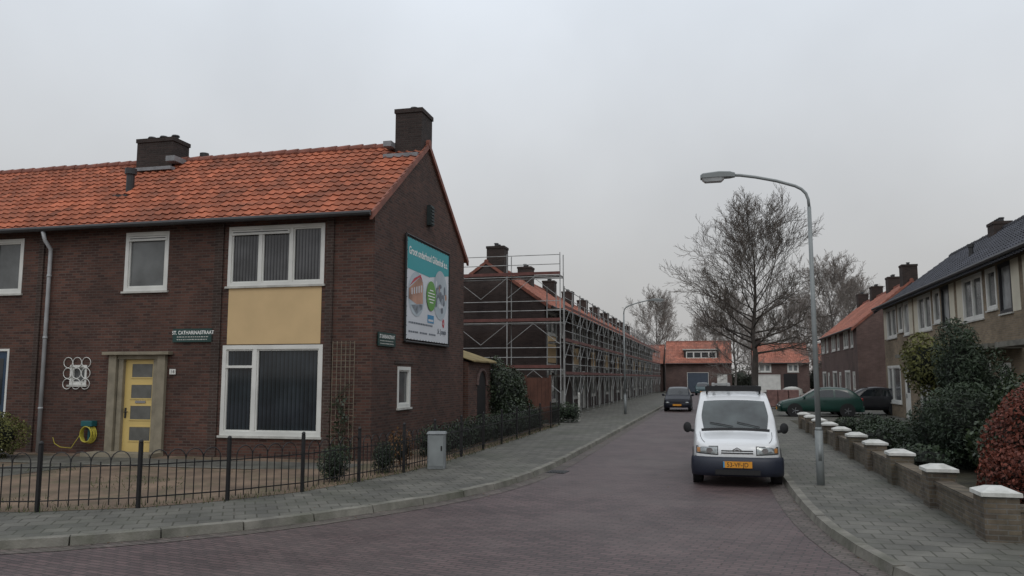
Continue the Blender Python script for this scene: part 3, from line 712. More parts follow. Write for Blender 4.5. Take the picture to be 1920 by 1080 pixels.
bush('topiary_shrub','small dark clipped shrub behind iron fence by orange plant','shrub',[((-6.5,15.2,.40),(.26,.26,.33),2200)],.018,'ever')
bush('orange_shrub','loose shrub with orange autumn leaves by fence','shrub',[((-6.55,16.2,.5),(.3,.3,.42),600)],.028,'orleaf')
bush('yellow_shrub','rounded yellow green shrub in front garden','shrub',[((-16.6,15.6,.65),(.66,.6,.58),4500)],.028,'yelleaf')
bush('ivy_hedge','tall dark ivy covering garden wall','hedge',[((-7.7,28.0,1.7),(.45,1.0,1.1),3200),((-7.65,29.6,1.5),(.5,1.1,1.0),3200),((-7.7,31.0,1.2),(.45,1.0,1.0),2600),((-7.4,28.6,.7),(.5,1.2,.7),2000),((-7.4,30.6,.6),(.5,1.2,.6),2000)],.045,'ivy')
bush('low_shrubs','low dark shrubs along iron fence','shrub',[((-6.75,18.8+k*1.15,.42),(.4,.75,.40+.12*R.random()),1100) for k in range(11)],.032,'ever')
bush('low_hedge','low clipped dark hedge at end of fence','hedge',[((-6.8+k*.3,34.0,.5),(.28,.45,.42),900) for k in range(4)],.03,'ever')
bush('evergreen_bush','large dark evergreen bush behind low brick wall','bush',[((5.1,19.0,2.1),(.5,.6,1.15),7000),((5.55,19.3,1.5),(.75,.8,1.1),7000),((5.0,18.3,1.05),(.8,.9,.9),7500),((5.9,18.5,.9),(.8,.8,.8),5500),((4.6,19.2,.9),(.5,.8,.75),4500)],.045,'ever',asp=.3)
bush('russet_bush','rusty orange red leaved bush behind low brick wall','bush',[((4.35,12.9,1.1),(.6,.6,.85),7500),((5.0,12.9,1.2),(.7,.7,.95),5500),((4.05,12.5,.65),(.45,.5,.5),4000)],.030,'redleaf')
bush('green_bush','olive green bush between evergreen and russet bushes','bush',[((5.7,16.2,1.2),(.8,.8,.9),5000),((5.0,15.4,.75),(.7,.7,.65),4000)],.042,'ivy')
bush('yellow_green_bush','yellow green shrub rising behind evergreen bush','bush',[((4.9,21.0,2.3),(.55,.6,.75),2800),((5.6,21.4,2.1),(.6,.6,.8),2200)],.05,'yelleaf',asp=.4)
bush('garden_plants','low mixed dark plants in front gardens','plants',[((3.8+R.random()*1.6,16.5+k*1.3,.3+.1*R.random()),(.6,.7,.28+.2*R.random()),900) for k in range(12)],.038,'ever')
mb=MB(); leafcloud(mb,[((-2+k*1.9,119+R.uniform(-1,1),1.5),(1.8,1.5,1.6+R.random()),500) for k in range(12)],.16,0,0)
tag(mb.obj('hedge','farhedge',off=(8,119,0)),'pale grey green hedge between houses at street end','hedge')
# ------------------------------------------------------------------ annex, gate
an=top('brick_annex','low brick outbuilding with arched dark door and corrugated roof','outbuilding',(-7.72,24.75,0),0)
mb=MB()
mb.box(-3.6,0,0,2.7,.1,2.5); mb.add([(-3.6,0,2.5),(0,0,2.5),(-3.6,0,3.75),(-3.6,2.7,2.5),(0,2.7,2.5),(-3.6,2.7,3.75)],[(0,1,2),(3,5,4),(0,2,5,3)])
mb.obj('wall','brick',an)
mb=MB(); n=40
mb.grid(lambda u,v:(-3.75+3.95*v,-.1+2.95*u,3.85-1.32*v+.035*math.sin(u*n*2*math.pi/1.6)),200,2); mb.obj('roof','corr',an)
mb=MB(); pts=[(.006,1.0,.1),(.006,2.0,.1)]+[(.006,1.5+.5*math.cos(t*math.pi/10),1.75+.45*math.sin(t*math.pi/10)) for t in range(11)]
mb.add(pts,[tuple(range(len(pts)))]); d=mb.obj('door','black',an)
mb=MB(); mb.path([(.02,1.5+.56*math.cos(t*math.pi/10),1.75+.52*math.sin(t*math.pi/10)) for t in range(11)],.06,6); mb.obj('door_arch','brickred2',d)
gt=top('timber_gate','dark reddish brown timber garden gate panel','gate',(-7.7,32.95,0.1),0)
mb=MB()
for k in range(6): mb.box(k*.16,k*.16+.15,0,.03,.15,1.9)
mb.box(0,.95,.032,.06,.4,.5); mb.box(0,.95,.032,.06,1.6,1.7); mb.obj('boards','wood',gt)
for x in(-.1,.96):
    mb=MB(); mb.box(x,x+.09,-.02,.08,0,2.0); mb.obj('gate_post','wood',gt)
cb=top('utility_cabinet','small grey street utility cabinet in front of iron fence','utility cabinet',(-5.72,16.15,.1),math.radians(12))
mb=MB(); mb.box(-.18,.18,-.14,.14,0,.72); mb.obj('body','cabinet',cb,bevel=.012)
mb=MB(); mb.add([(-.20,-.16,.725),(.20,-.16,.725),(.20,.16,.725),(-.20,.16,.725),(-.18,-.14,.77),(.18,-.14,.77),(.18,.14,.77),(-.18,.14,.77)],[(0,1,5,4),(1,2,6,5),(2,3,7,6),(3,0,4,7),(4,5,6,7),(0,3,2,1)]); mb.obj('lid','cabinet',cb)
mb=MB(); mb.box(-.15,.15,-.15,-.142,.06,.68); dd=mb.obj('door','galvlamp',cb); mb=MB(); mb.box(.1,.13,-.16,-.151,.38,.48); mb.obj('lock','black',dd)
# ------------------------------------------------------------------ scaffolded row
def rowops(Lh):
    return [win(.6,2.9,4.15,5.3,cols=(0,.5,1),ft=.09,glass='glass',frame='whitedirty'),win(4.2,5.4,4.15,5.3,ft=.09,glass='glassgrey',frame='whitedirty'),(.6,2.9,2.75,4.1,dict(t='panel',m='cream')),
            win(.6,2.9,.8,2.7,cols=(0,.4,1),ft=.09,glass='glass',frame='whitedirty'),(4.3,5.3,.1,2.4,dict(t='door',m='whitedirty'))]
XF=-8.0; gname='scaffolded terraced houses'
r0=top('terraced_house','end terraced house with orange roof wrapped in scaffolding','house',(XF,38.2,0),math.radians(90),gname)
w0,f0=house(r0,0,7,6.0,5.6,7.75,rowops(7),wall='brickrow',roof='tilehaze',gl=True,sub=3)
chimney(f0,.05,.9,2.1,3.0,7.0,8.6,2)
r1=top('terraced_house','terraced house with orange pantile roof behind scaffolding','house',(XF,45.2,0),math.radians(90),gname)
w1,f1=house(r1,0,7,6.0,5.6,7.75,rowops(7),wall='brickrow',roof='tilehaze',sub=3)
chimney(f1,.0,.9,2.3,3.1,7.2,8.5,2)
for k in range(1,9): copy_thing(r1,(XF,45.2+7*k,0))
def scaffold(root,Ln,n,last,gm='galv',lv=(2.4,4.6,6.8),pr=.027):
    xs=[Ln*i/n for i in range(n+1 if last else n)]
    post=MB(); post.tube((0,0,.12),(0,0,lv[-1]+1.0),pr,n=6); post.box(-.08,.08,-.08,.08,0,.02)
    pm=None
    for x in xs:
        for y in(0,.85):
            if pm is None: pm=post.obj('upright',gm,root); o=pm
            else: o=pm.copy(); col.objects.link(o); o.parent=root
            o.location=(x,y,.1)
    for z in lv:
        for k in range(3):
            mb=MB(); mb.box(.01,Ln-.01,.06+k*.25,.29+k*.25,z,z+.045); mb.obj('platform','plank',root)
        mb=MB(); mb.box(0,Ln,-.05,-.036,z+.05,z+.19); mb.obj('toe_board','toe',root)
        mb=MB()
        for h in(.55,1.0): mb.tube((0,0,z+h),(Ln,0,z+h),.02,n=5)
        mb.obj('guard_rail',gm,root)
        mb=MB(); mb.tube((0,0,z-.03),(Ln,0,z-.03),.022,n=5); mb.tube((0,.85,z-.03),(Ln,.85,z-.03),.022,n=5)
        for x in xs: mb.tube((x,0,z-.03),(x,.85,z-.03),.022,n=5)
        mb.obj('ledger',gm,root)
    mb=MB()
    for i in range(n):
        a,b=Ln*i/n,Ln*(i+1)/n
        for z0_,z1_ in zip((0.1,)+lv[:-1],lv):
            m=(a+b)/2; lo=z0_+(z1_-z0_)*.52; hi=z1_-.06
            if i%2==0: mb.tube((a,-.03,lo),(m,-.03,hi),.016,n=4); mb.tube((b,-.03,lo),(m,-.03,hi),.016,n=4)
            else: mb.tube((a,-.03,hi),(m,-.03,lo),.016,n=4); mb.tube((b,-.03,hi),(m,-.03,lo),.016,n=4)
    mb.obj('diagonal_brace',gm,root)
sg=top('scaffolding','galvanised steel scaffolding with plank decks against end gable','scaffolding',(-14.7,36.7,0),0)
scaffold(sg,7.75,3,True)
ss=top('scaffolding','galvanised steel scaffolding along house front above pavement','scaffolding',(-6.95,37.75,0),math.radians(90),'scaffold sections along terraced houses')
scaffold(ss,7.0,3,False,'galvrow',(2.1,3.7,5.3),.03)
for k in range(1,10): copy_thing(ss,(-6.95,37.75+7*k,0))
bp=top('white_post','short white marker post near scaffolding corner','post',(-5.85,35.2,.1))
mb=MB(); mb.tube((0,0,0),(0,0,1.15),.045,.045,10); mb.tube((0,0,1.15),(0,0,1.25),.06,.03,10); mb.obj('shaft','whitedirty',bp)
# ------------------------------------------------------------------ right rows
gn='grey roofed terraced houses'
def rops(f):
    o=[(.15,.85,3.95,5.5,dict(t='panel',m='cream2')),win(.85,3.05,3.95,5.5,cols=(0,.5,1),ft=.12,glass='glassgrey'),
       win(3.4,4.4,4.15,5.5,ft=.11,glass='glassgrey'),win(4.6,5.7,3.95,5.5,cols=(0,1),ft=.09,glass='glassnet',frame=f),(5.7,6.35,3.95,5.5,dict(t='panel',m='cream2')),
       win(.5,3.4,.75,2.6,cols=(0,.35,1),ft=.12,glass='glassgrey'),(4.2,5.2,.1,2.45,dict(t='door',m='white'))]
    return o
g0=top('terraced_house','taupe brick terraced house with dark roof and cream panels','house',(8.65,45.2,0),math.radians(-90),gn)
w_,fr=house(g0,0,6.5,6.8,5.7,8.2,rops('white'),wall='bricktan',roof='tiledark',gl=True,sub=3,ridge='ridgedark',ov=.45)
g1=top('terraced_house','taupe brick terraced house with dark roof and cream panels','house',(8.65,38.7,0),math.radians(-90),gn)
w_,fr=house(g1,0,6.5,6.8,5.7,8.2,rops('dark'),wall='bricktan',roof='tiledark',sub=3,ridge='ridgedark',ov=.45)
mb=MB(); mb.box(.3,6.2,-.9,-.002,2.85,3.0); mb.obj('canopy','kerb',g1)
chimney(fr,.6,1.4,3.0,3.7,7.6,8.6,3)
mb=MB(); mb.tube((3.4,1.5,6.7),(3.4,1.5,7.3),.09,n=10); mb.tube((3.4,1.5,7.22),(3.4,1.5,7.35),.13,n=10); mb.obj('roof_vent','dark',fr)
for k in range(1,4): copy_thing(g1,(8.65,38.7-6.5*k,0))
gn2='orange roofed terraced houses across the street'
h0=top('terraced_house','red brick terraced house with orange roof','house',(8.9,73,0),math.radians(-90),gn2)
def r2ops(): return [win(.6,2.6,4.0,5.2,cols=(0,.5,1),ft=.13,glass='glassgrey'),win(3.6,4.6,4.0,5.2,ft=.13,glass='glassgrey'),win(.6,2.8,.8,2.5,ft=.13,glass='glassgrey'),(3.8,4.8,.1,2.4,dict(t='door',m='white'))]
w_,f_=house(h0,0,6,6.8,5.3,8.1,r2ops(),wall='brickred2',roof='tilehaze',sub=3); chimney(f_,.2,1.1,3.0,3.8,7.6,9.0,2)
copy_thing(h0,(8.9,67,0))
h2=top('terraced_house','red brick end terraced house with orange roof and gable','house',(8.9,61,0),math.radians(-90),gn2)
w_,f_=house(h2,0,6,6.8,5.3,8.1,r2ops(),wall='brickred2',roof='tilehaze',gr=True,sub=3); chimney(f_,5.1,5.95,2.9,3.8,7.3,9.2,1); chimney(f_,.2,1.1,3.0,3.8,7.6,9.0,2)
gn3='low orange roofed houses closing the street'
def endhouse(x,W,lab,dorm,ops,y=110,zr=6.5):
    h=top('end_house',lab,'house',(x,y,0),0,gn3)
    w_,f_=house(h,0,W,7,4.0,zr,ops,wall='brickred2',roof='tilehaze',gl=True,gr=True,sub=2)
    if dorm:
        a,b=dorm; mb=MB(); mb.box(a,b,.7,3.2,4.35,5.7); mb.box(a-.15,b+.15,.55,3.3,5.7,5.85,1); d=mb.obj('dormer',['brickrow','whitedirty'],f_)
        window(d,lambda u,z,dd:(u,.64+dd,z),a+.3,b-.3,4.55,5.5,cols=(0,.25,.5,.75,1),ft=.1,glass='glass')
    return h,f_
endhouse(-20,13.1,'low brick house with orange roof at street end',(3,8),[win(2,5,1,2.6,ft=.12),win(7,9,1,2.6,ft=.12)],y=112)
h,f_=endhouse(-6.4,8.6,'brick house with orange roof, dormer and garage doors',(2.4,7.0),[(2.8,5.6,.1,2.7,dict(t='door',m='garage',plain=1)),(6.7,8.0,.1,2.5,dict(t='door',m='white',plain=1))],zr=6.9)
h,f_=endhouse(5.0,6.9,'brick house with orange roof and white garage',None,[win(.6,2.2,2.7,3.8,ft=.16,cols=(0,.5,1),glass='glassnet'),win(4.2,5.6,2.7,3.8,ft=.16,cols=(0,.5,1),glass='glassnet'),(.4,3.3,.1,2.4,dict(t='door',m='white',plain=1)),(3.7,5.4,.1,2.5,dict(t='panel',m='black'))])  # black panel stands in for a dark opening, its shade painted flat
chimney(f_,.3,1.2,3,4,6.0,7.3,1)
endhouse(13.4,9,'brick house with orange roof at far corner',(2,6),[win(1,3,1,2.6,ft=.12),win(5,7,1,2.6,ft=.12)],y=113)
# ------------------------------------------------------------------ low garden wall
WX=3.2
gw=top('garden_wall','low taupe brick garden wall with white capped pillars','garden wall',(WX,10.8,.1))
off=(WX,10.8,.1)
py=[10.8,13.3,15.9,18.2,20.5,22.8,25.1,27.4,29.7,32.0]
for y in py:
    mb=MB(); mb.box(WX-.19,WX+.19,y-.19,y+.19,.1,.615); mb.obj('pillar','brickwall',gw,off=off)
    mb=MB(); a=.22; h=.617+R.uniform(-.004,.004)
    mb.add([(WX-a,y-a,h),(WX+a,y-a,h),(WX+a,y+a,h),(WX-a,y+a,h),(WX-a,y-a,h+.045),(WX+a,y-a,h+.045),(WX+a,y+a,h+.045),(WX-a,y+a,h+.045),(WX-.09,y-.09,h+.10),(WX+.09,y-.09,h+.10),(WX+.09,y+.09,h+.10),(WX-.09,y+.09,h+.10)],
           [(0,3,2,1),(0,1,5,4),(1,2,6,5),(2,3,7,6),(3,0,4,7),(4,5,9,8),(5,6,10,9),(6,7,11,10),(7,4,8,11),(8,9,10,11)])
    mb.obj('pillar_cap','capwhite',gw,off=off)
for a,b in zip(py,py[1:]):
    mb=MB(); mb.box(WX-.1,WX+.1,a+.19,b-.19,.1,.44); mb.box(WX-.12,WX+.12,a+.19,b-.19,.44,.50); mb.obj('wall_panel','brickwall',gw,off=off)
mb=MB(); mb.box(WX+.19,9,10.7,10.9,.1,.44); mb.box(WX+.19,9,10.68,10.92,.44,.50); mb.obj('wall_panel','brickwall',gw,off=off)
# ------------------------------------------------------------------ street lamps
def lamp(loc,rz,lab):
    s=top('street_lamp',lab,'street lamp',loc,rz,'curved arm street lamps')
    mb=MB(); mb.tube((0,0,0),(0,0,1.0),.073,.073,14); mb.tube((0,0,1.0),(0,0,1.06),.073,.054,14); mb.path([(0,0,1.05),(0,0,3),(0,0,5.25)],[.053,.046,.038],12)
    mb.box(-.03,.03,-.078,-.07,.45,.75)
    pts=[(0,0,5.25),(-.01,0,5.4),(-.05,0,5.52),(-.13,0,5.61),(-.25,0,5.68),(-.6,0,5.80),(-1.0,0,5.90),(-1.3,0,5.955),(-1.5,0,5.97)]
    mb.path(pts,.030,10); mb.obj('pole','galvlamp',s,smooth=True)
    mb=MB()
    def sec(x,w,z0,z1): return [(x,-w,z0),(x,w,z0),(x,w,z1-.02),(x,w*.75,z1),(x,-w*.75,z1),(x,-w,z1-.02)]
    S_=[sec(-1.40,.05,5.93,6.01),sec(-1.50,.10,5.925,6.035),sec(-1.72,.125,5.925,6.045),sec(-2.04,.125,5.925,6.02),sec(-2.09,.10,5.925,5.99)]
    vs=[p for q in S_ for p in q]; fs=[(i*6+j,i*6+(j+1)%6,(i+1)*6+(j+1)%6,(i+1)*6+j) for i in range(4) for j in range(6)]+[(5,4,3,2,1,0),(24,25,26,27,28,29)]
    mb.add(vs,fs); hd=mb.obj('lamp_head','galvlamp',s)
    mb=MB()
    S_=[[(x,-w,5.923),(x,w,5.923),(x,w*.8,z),(x,-w*.8,z)] for x,w,z in((-1.62,.10,5.90),(-1.68,.11,5.85),(-2.0,.11,5.85),(-2.06,.10,5.90))]
    vs=[p for q in S_ for p in q]; fs=[(i*4+j,i*4+(j+1)%4,(i+1)*4+(j+1)%4,(i+1)*4+j) for i in range(3) for j in range(4)]+[(3,2,1,0),(12,13,14,15)]
    mb.add(vs,fs); mb.obj('lamp_cover','lens',hd)
    return s
l1=lamp((1.78,15.4,.1),0,'grey steel street lamp with curved arm on pavement'); l1.scale=(.93,.93,.96)
l2=copy_thing(l1,(-4.6,42.4,.1),math.pi,(1,1,1)); l2['label']='grey street lamp with curved arm beside scaffolding'
# ------------------------------------------------------------------ cars
def crom(a,b,c,d,t,k=.6):
    cr=.5*((2*b)+(c-a)*t+(2*a-5*b+4*c-d)*t*t+(3*b-a-3*c+d)*t**3)
    return cr*k+(b.lerp(c,t))*(1-k)
class Surf:
    def __init__(s,secs): s.S=[[V(p) for p in q] for q in secs]; s.n=len(secs); s.K=len(secs[0])
    def row(s,i,t):
        r=s.S[i]; K=s.K; j=min(int(t),K-2); f=t-j
        g=lambda q: r[q] if 0<=q<K else (V((-r[1].x,r[1].y,r[1].z)) if q<0 else V((-r[K-2].x,r[K-2].y,r[K-2].z)))
        return crom(g(j-1),g(j),g(j+1),g(j+2),f)
    def P(s,u,t,side=1):
        j=min(int(u),s.n-2); f=u-j; c=lambda q:s.row(max(0,min(s.n-1,q)),t)
        p=crom(c(j-1),c(j),c(j+1),c(j+2),f); return V((p.x*side,p.y,p.z))
    def nrm(s,u,t,side):
        e=.02; a=s.P(min(u+e,s.n-1),t,side)-s.P(max(u-e,0),t,side); b=s.P(u,min(t+e,s.K-1),side)-s.P(u,max(t-e,0),side)
        n=a.cross(b); 
        if n.length<1e-9: return V((0,0,1))
        n.normalize(); c=s.P(u,t,side); ref=V((c.x,(c.y-2.0)*.3,c.z-.8))
        return n if n.dot(ref)>0 else -n
    def body(s,mb,su=4,st=4):
        nu=(s.n-1)*su; nt_=(s.K-1)*st
        ring=[]
        for i in range(nu+1):
            u=i/su; r=[s.P(u,j/st,1) for j in range(nt_+1)]+[s.P(u,j/st,-1) for j in range(nt_-1,0,-1)]
            ring.append(r)
        n=len(ring[0]); vs=[p for r in ring for p in r]; fs=[]
        for i in range(nu):
            for j in range(n): fs.append((i*n+j,i*n+(j+1)%n,(i+1)*n+(j+1)%n,(i+1)*n+j))
        fs+=[tuple(range(n-1,-1,-1)),tuple(range(nu*n,nu*n+n))]
        mb.add(vs,fs)
    def patch(s,mb,u0,u1,t0,t1,side=1,off=.008,nu=10,nt=8,skew=(0,0),m=0):
        def fn(a,b):
            if side==0:
                q=2*b-1; t=(s.K-1)-abs(q)*((s.K-1)-t0); sd=1 if q>=0 else -1
                u=u0+(u1-u0)*a
            else:
                t=t0+(t1-t0)*b; u=u0+skew[0]*b+(u1+skew[1]*b-u0-skew[0]*b)*a; sd=side
            return s.P(u,t,sd)+s.nrm(u,t,sd)*off
        mb.grid(fn,nu,nt,m)
def secs_from(st,belt,zb,wr,cow,hdr):
    out=[]
    for i,(y,zt,w) in enumerate(st):
        if i<=cow or zt<belt+.08:
            b=min(belt,zt-.08)
            q=[(0,y,zb),(w*.85,y,zb),(w,y,zb+.15),(w+.01,y,(zb+b)/2),(w-.01,y,b-.02),(w*.93,y,zt-.02),(w*.78,y,zt),(w*.4,y,zt+.015),(0,y,zt+.02)]
        else:
            f=min(1,(zt-belt)/(st[hdr+1][1]-belt)); ww=w*.97+(wr-w*.97)*f
            q=[(0,y,zb),(w*.85,y,zb),(w,y,zb+.15),(w+.01,y,(zb+belt)/2),(w-.01,y,belt),(ww+.03,y,zt-.07),(ww-.06,y,zt-.01),(ww*.45,y,zt+.015),(0,y,zt+.02)]
        if i==0: q=[(x,yy+.12*max(0,z-.45),z) for x,yy,z in q]
        out.append(q)
    return out
def wheels(root,w,ys,r=.30):
    for y in ys:
        for s in(-1,1):
            x=s*(w-.09)
            mb=MB()
            pr=[(-.1,r-.04),(-.085,r-.01),(-.05,r),(.05,r),(.085,r-.01),(.1,r-.04),(.1,r*.62)]
            n=24; vs=[];fs=[]
            for (dx,rr) in pr:
                for k in range(n): t=2*math.pi*k/n; vs.append((x+s*dx,y+rr*math.cos(t),r+rr*math.sin(t)))
            for a in range(len(pr)-1):
                for k in range(n): fs.append((a*n+k,a*n+(k+1)%n,(a+1)*n+(k+1)%n,(a+1)*n+k))
            mb.add(vs,fs); ty=mb.obj('wheel','rubber',root,smooth=True)
            mb=MB(); mb.tube((x+s*.05,y,r),(x+s*.085,y,r),r*.62,r*.6,20); mb.tube((x+s*.085,y,r),(x+s*.1,y,r),.05,.04,10)
            for k in range(5):
                t=2*math.pi*k/5; mb.tube((x+s*.09,y,r),(x+s*.09,y+r*.55*math.cos(t),r+r*.55*math.sin(t)),.025,n=5)
            mb.obj('rim','rim',ty)
def arches(root,w,ys,r=.30):
    for y in ys:
        for s in(-1,1):
            mb=MB(); mb.tube((s*(w-.15),y,r+.01),(s*(w+.013),y,r+.01),r+.055,n=24); mb.obj('wheel_arch','rubber',root)
# ---- white van
VX,VY=.36,15.5
van=top('delivery_van','white delivery van with navy bumper parked beside kerb','van',(VX,VY,0),0)
van.scale=(.95,1,1)
st=[(0,.735,.58),(.09,.785,.73),(.24,.835,.80),(.5,.885,.83),(.88,.955,.84),(1.20,1.24,.845),(1.50,1.49,.845),(1.8,1.62,.845),(2.3,1.69,.845),(3.3,1.70,.845),(3.95,1.67,.84),(4.1,1.55,.82)]
S=Surf(secs_from(st,.97,.28,.70,4,6))
mb=MB(); S.body(mb); body=mb.obj('body','vanwhite',van,smooth=True)
mb=MB(); S.patch(mb,4.18,6.2,6.12,8,side=0,off=.006,nu=12,nt=24); ws=mb.obj('windscreen','vanglass',van,smooth=True)
for s in(1,-1):
    mb=MB(); S.patch(mb,5.35,8.0,4.12,4.86,side=s,off=.006,nu=14,nt=6,skew=(1.15,0)); mb.obj('side_window','carglass',van,smooth=True)
for (x0,x1) in((-.05,-.58),(.58,.05)):
    p=[]; mb=MB()
    for k in range(6):
        f=k/5; x=x0+(x1-x0)*f; t=8-abs(x)/.6*1.5; q=S.P(4.22+.28*f,max(6.2,t),1 if x>=0 else -1)+V((0,-.02,.02)); p.append(q)
    mb.path(p,.009,5); mb.obj('wiper','black',ws)
mb=MB(); S.patch(mb,3.97,4.18,5.9,8,side=0,off=.005,nu=4,nt=20); mb.obj('cowl','rubber',van)
for s in(1,-1):
    mb=MB(); p=[S.P(1.2+2.75*k/10,5.85-.02*k,s)+V((0,0,.003)) for k in range(11)]; mb.path(p,.005,4); mb.obj('bonnet_seam','rubber',van)
def fy(x): return .0+.17*(min(1,abs(x)/.80))**5
mb=MB()
def bf(u,v):
    th=(2*u-1); 
    if abs(th)<.8: x=th/.8*.80; yy=fy(x)
    else: x=math.copysign(.80+.065*min(1,(abs(th)-.8)/.06),th); yy=.17+ .28*(abs(th)-.8)/.2
    z=.20+.34*v; bul=.06*max(0,math.sin(math.pi*v))**.5
    sg=math.copysign(1,th)
    return (x+(sg*bul*.25 if abs(th)>.78 else 0),yy-.055-(bul if abs(th)<.86 else 0),z)
mb.grid(bf,60,10); bm=mb.obj('bumper','vanbump',van,smooth=True)
mb=MB(); mb.grid(lambda u,v:(-.80+1.6*u,fy(-.80+1.6*u)-.056+.12*v,.54+.012*v),30,2); mb.obj('bumper_top','vanbump',bm)
mb=MB(); mb.grid(lambda u,v:(-.42+.84*u,fy(0)-.125,.235+.09*v),4,2); mb.obj('air_intake','black',bm)
def fsc(x,z): return fy(x)-.028+.09*max(0,((z-.565)/.215))**2.2
mb=MB(); mb.grid(lambda u,v:(-.77+1.54*u,fsc(-.77+1.54*u,.545+.235*v),.545+.235*v-.03*(abs(2*u-1))**4*v),30,8); fa=mb.obj('front_fascia','vanwhite',van,smooth=True)
for s in(1,-1):
    mb=MB()
    def hl(u,v,o=.012):
        x=s*(.37+.39*u); z=.592+.02*u+(.135-.03*u)*v
        return (x,fsc(x,z)-o-.012*math.sin(math.pi*u)*math.sin(math.pi*v),z)
    def hsb(u,v):
        x=s*(.355+.42*u); z=.578+.02*u+(.163-.03*u)*v; return (x,fsc(x,z)-.006,z)
    mb.grid(hsb,14,6); hs_=mb.obj('headlight','rubber',van)
    mb=MB(); mb.grid(hl,12,6); h=mb.obj('headlight_lens','lampglass',hs_,smooth=True)
    mb=MB(); mb.grid(lambda u,v:(lambda p:(p[0],p[1]-.006,p[2]))(hl(.84+.15*u,.12+.76*v)),3,3); mb.obj('indicator','amber',hs_)
    mb=MB(); q=hl(.38,.5); n=16
    mb.add([(q[0]+.062*math.cos(2*math.pi*k/n),q[1]-.010,q[2]+.05*math.sin(2*math.pi*k/n)) for k in range(n)],[tuple(range(n))]); mb.obj('reflector','chrome',hs_)
    mb=MB(); mb.ell((s*.965,.98,1.02),(.085,.06,.105),12,8); mb.tube((s*.84,1.02,.95),(s*.93,1.0,.97),.03,n=6); mb.obj('side_mirror','rubber',van,smooth=True)
mb=MB(); mb.grid(lambda u,v:(-.32+.64*u,fsc(0,.60+.09*v)-.006,.60+.085*v),8,4); g=mb.obj('grille','vanwhite',van)
for zz in(.605,.645):
    mb=MB(); mb.grid(lambda u,v:(-.30+.60*u,fsc(0,zz+.025*v)-.010,zz+.022*v),8,1); mb.obj('grille_slot','black',g)
for k in(0,1):
    mb=MB()
    z=.665+k*.032-.005; y=fsc(0,.68)-.02
    mb.add([(-.085,y,z-.035),(0,y,z+.01),(.085,y,z-.035),(.085,y,z-.015),(0,y,z+.03),(-.085,y,z-.015)],[(0,1,4,5),(1,2,3,4)])
    mb.obj('chevron_badge','chrome',g)
mb=MB(); mb.box(-.27,.27,-.135,-.122,.36,.475); pl=mb.obj('number_plate','plate',van)
text('53-VF-JD',.115,0,.378,-.138,'blackink',pl,'CENTER',name='plate_lettering',bold=.0,sx=.95)
mb=MB(); mb.box(-.27,-.24,-.137,-.1355,.362,.473); mb.obj('plate_band','bblue',pl)
for y in(1.95,2.8,3.6):
    mb=MB(); mb.box(-.58,.58,y-.03,y+.03,1.79,1.82)
    for s in(-1,1): mb.box(s*.56-.02,s*.56+.02,y-.03,y+.03,1.66,1.79)
    mb.obj('roof_bar','black',van)
mb=MB()
mb.box(-.58,.58,1.80,1.83,1.72,1.81)
for s in(-1,1): mb.box(s*.58-.012,s*.58+.012,1.84,3.75,1.74,1.82)
mb.obj('roof_rack','black',van)
mb=MB()
for x in(-.40,-.08): mb.box(x-.03,x+.03,1.95,3.9,1.825,1.88)
for k in range(7): mb.box(-.40,-.08,2.05+k*.28,2.08+k*.28,1.84,1.87)
ld=tag(mb.obj('ladder','galv'),'aluminium ladder lying on van roof rack','ladder'); ld.location=(VX,VY,0)
arches(van,.845,(.74,3.3)); wheels(van,.845,(.74,3.3),.30)
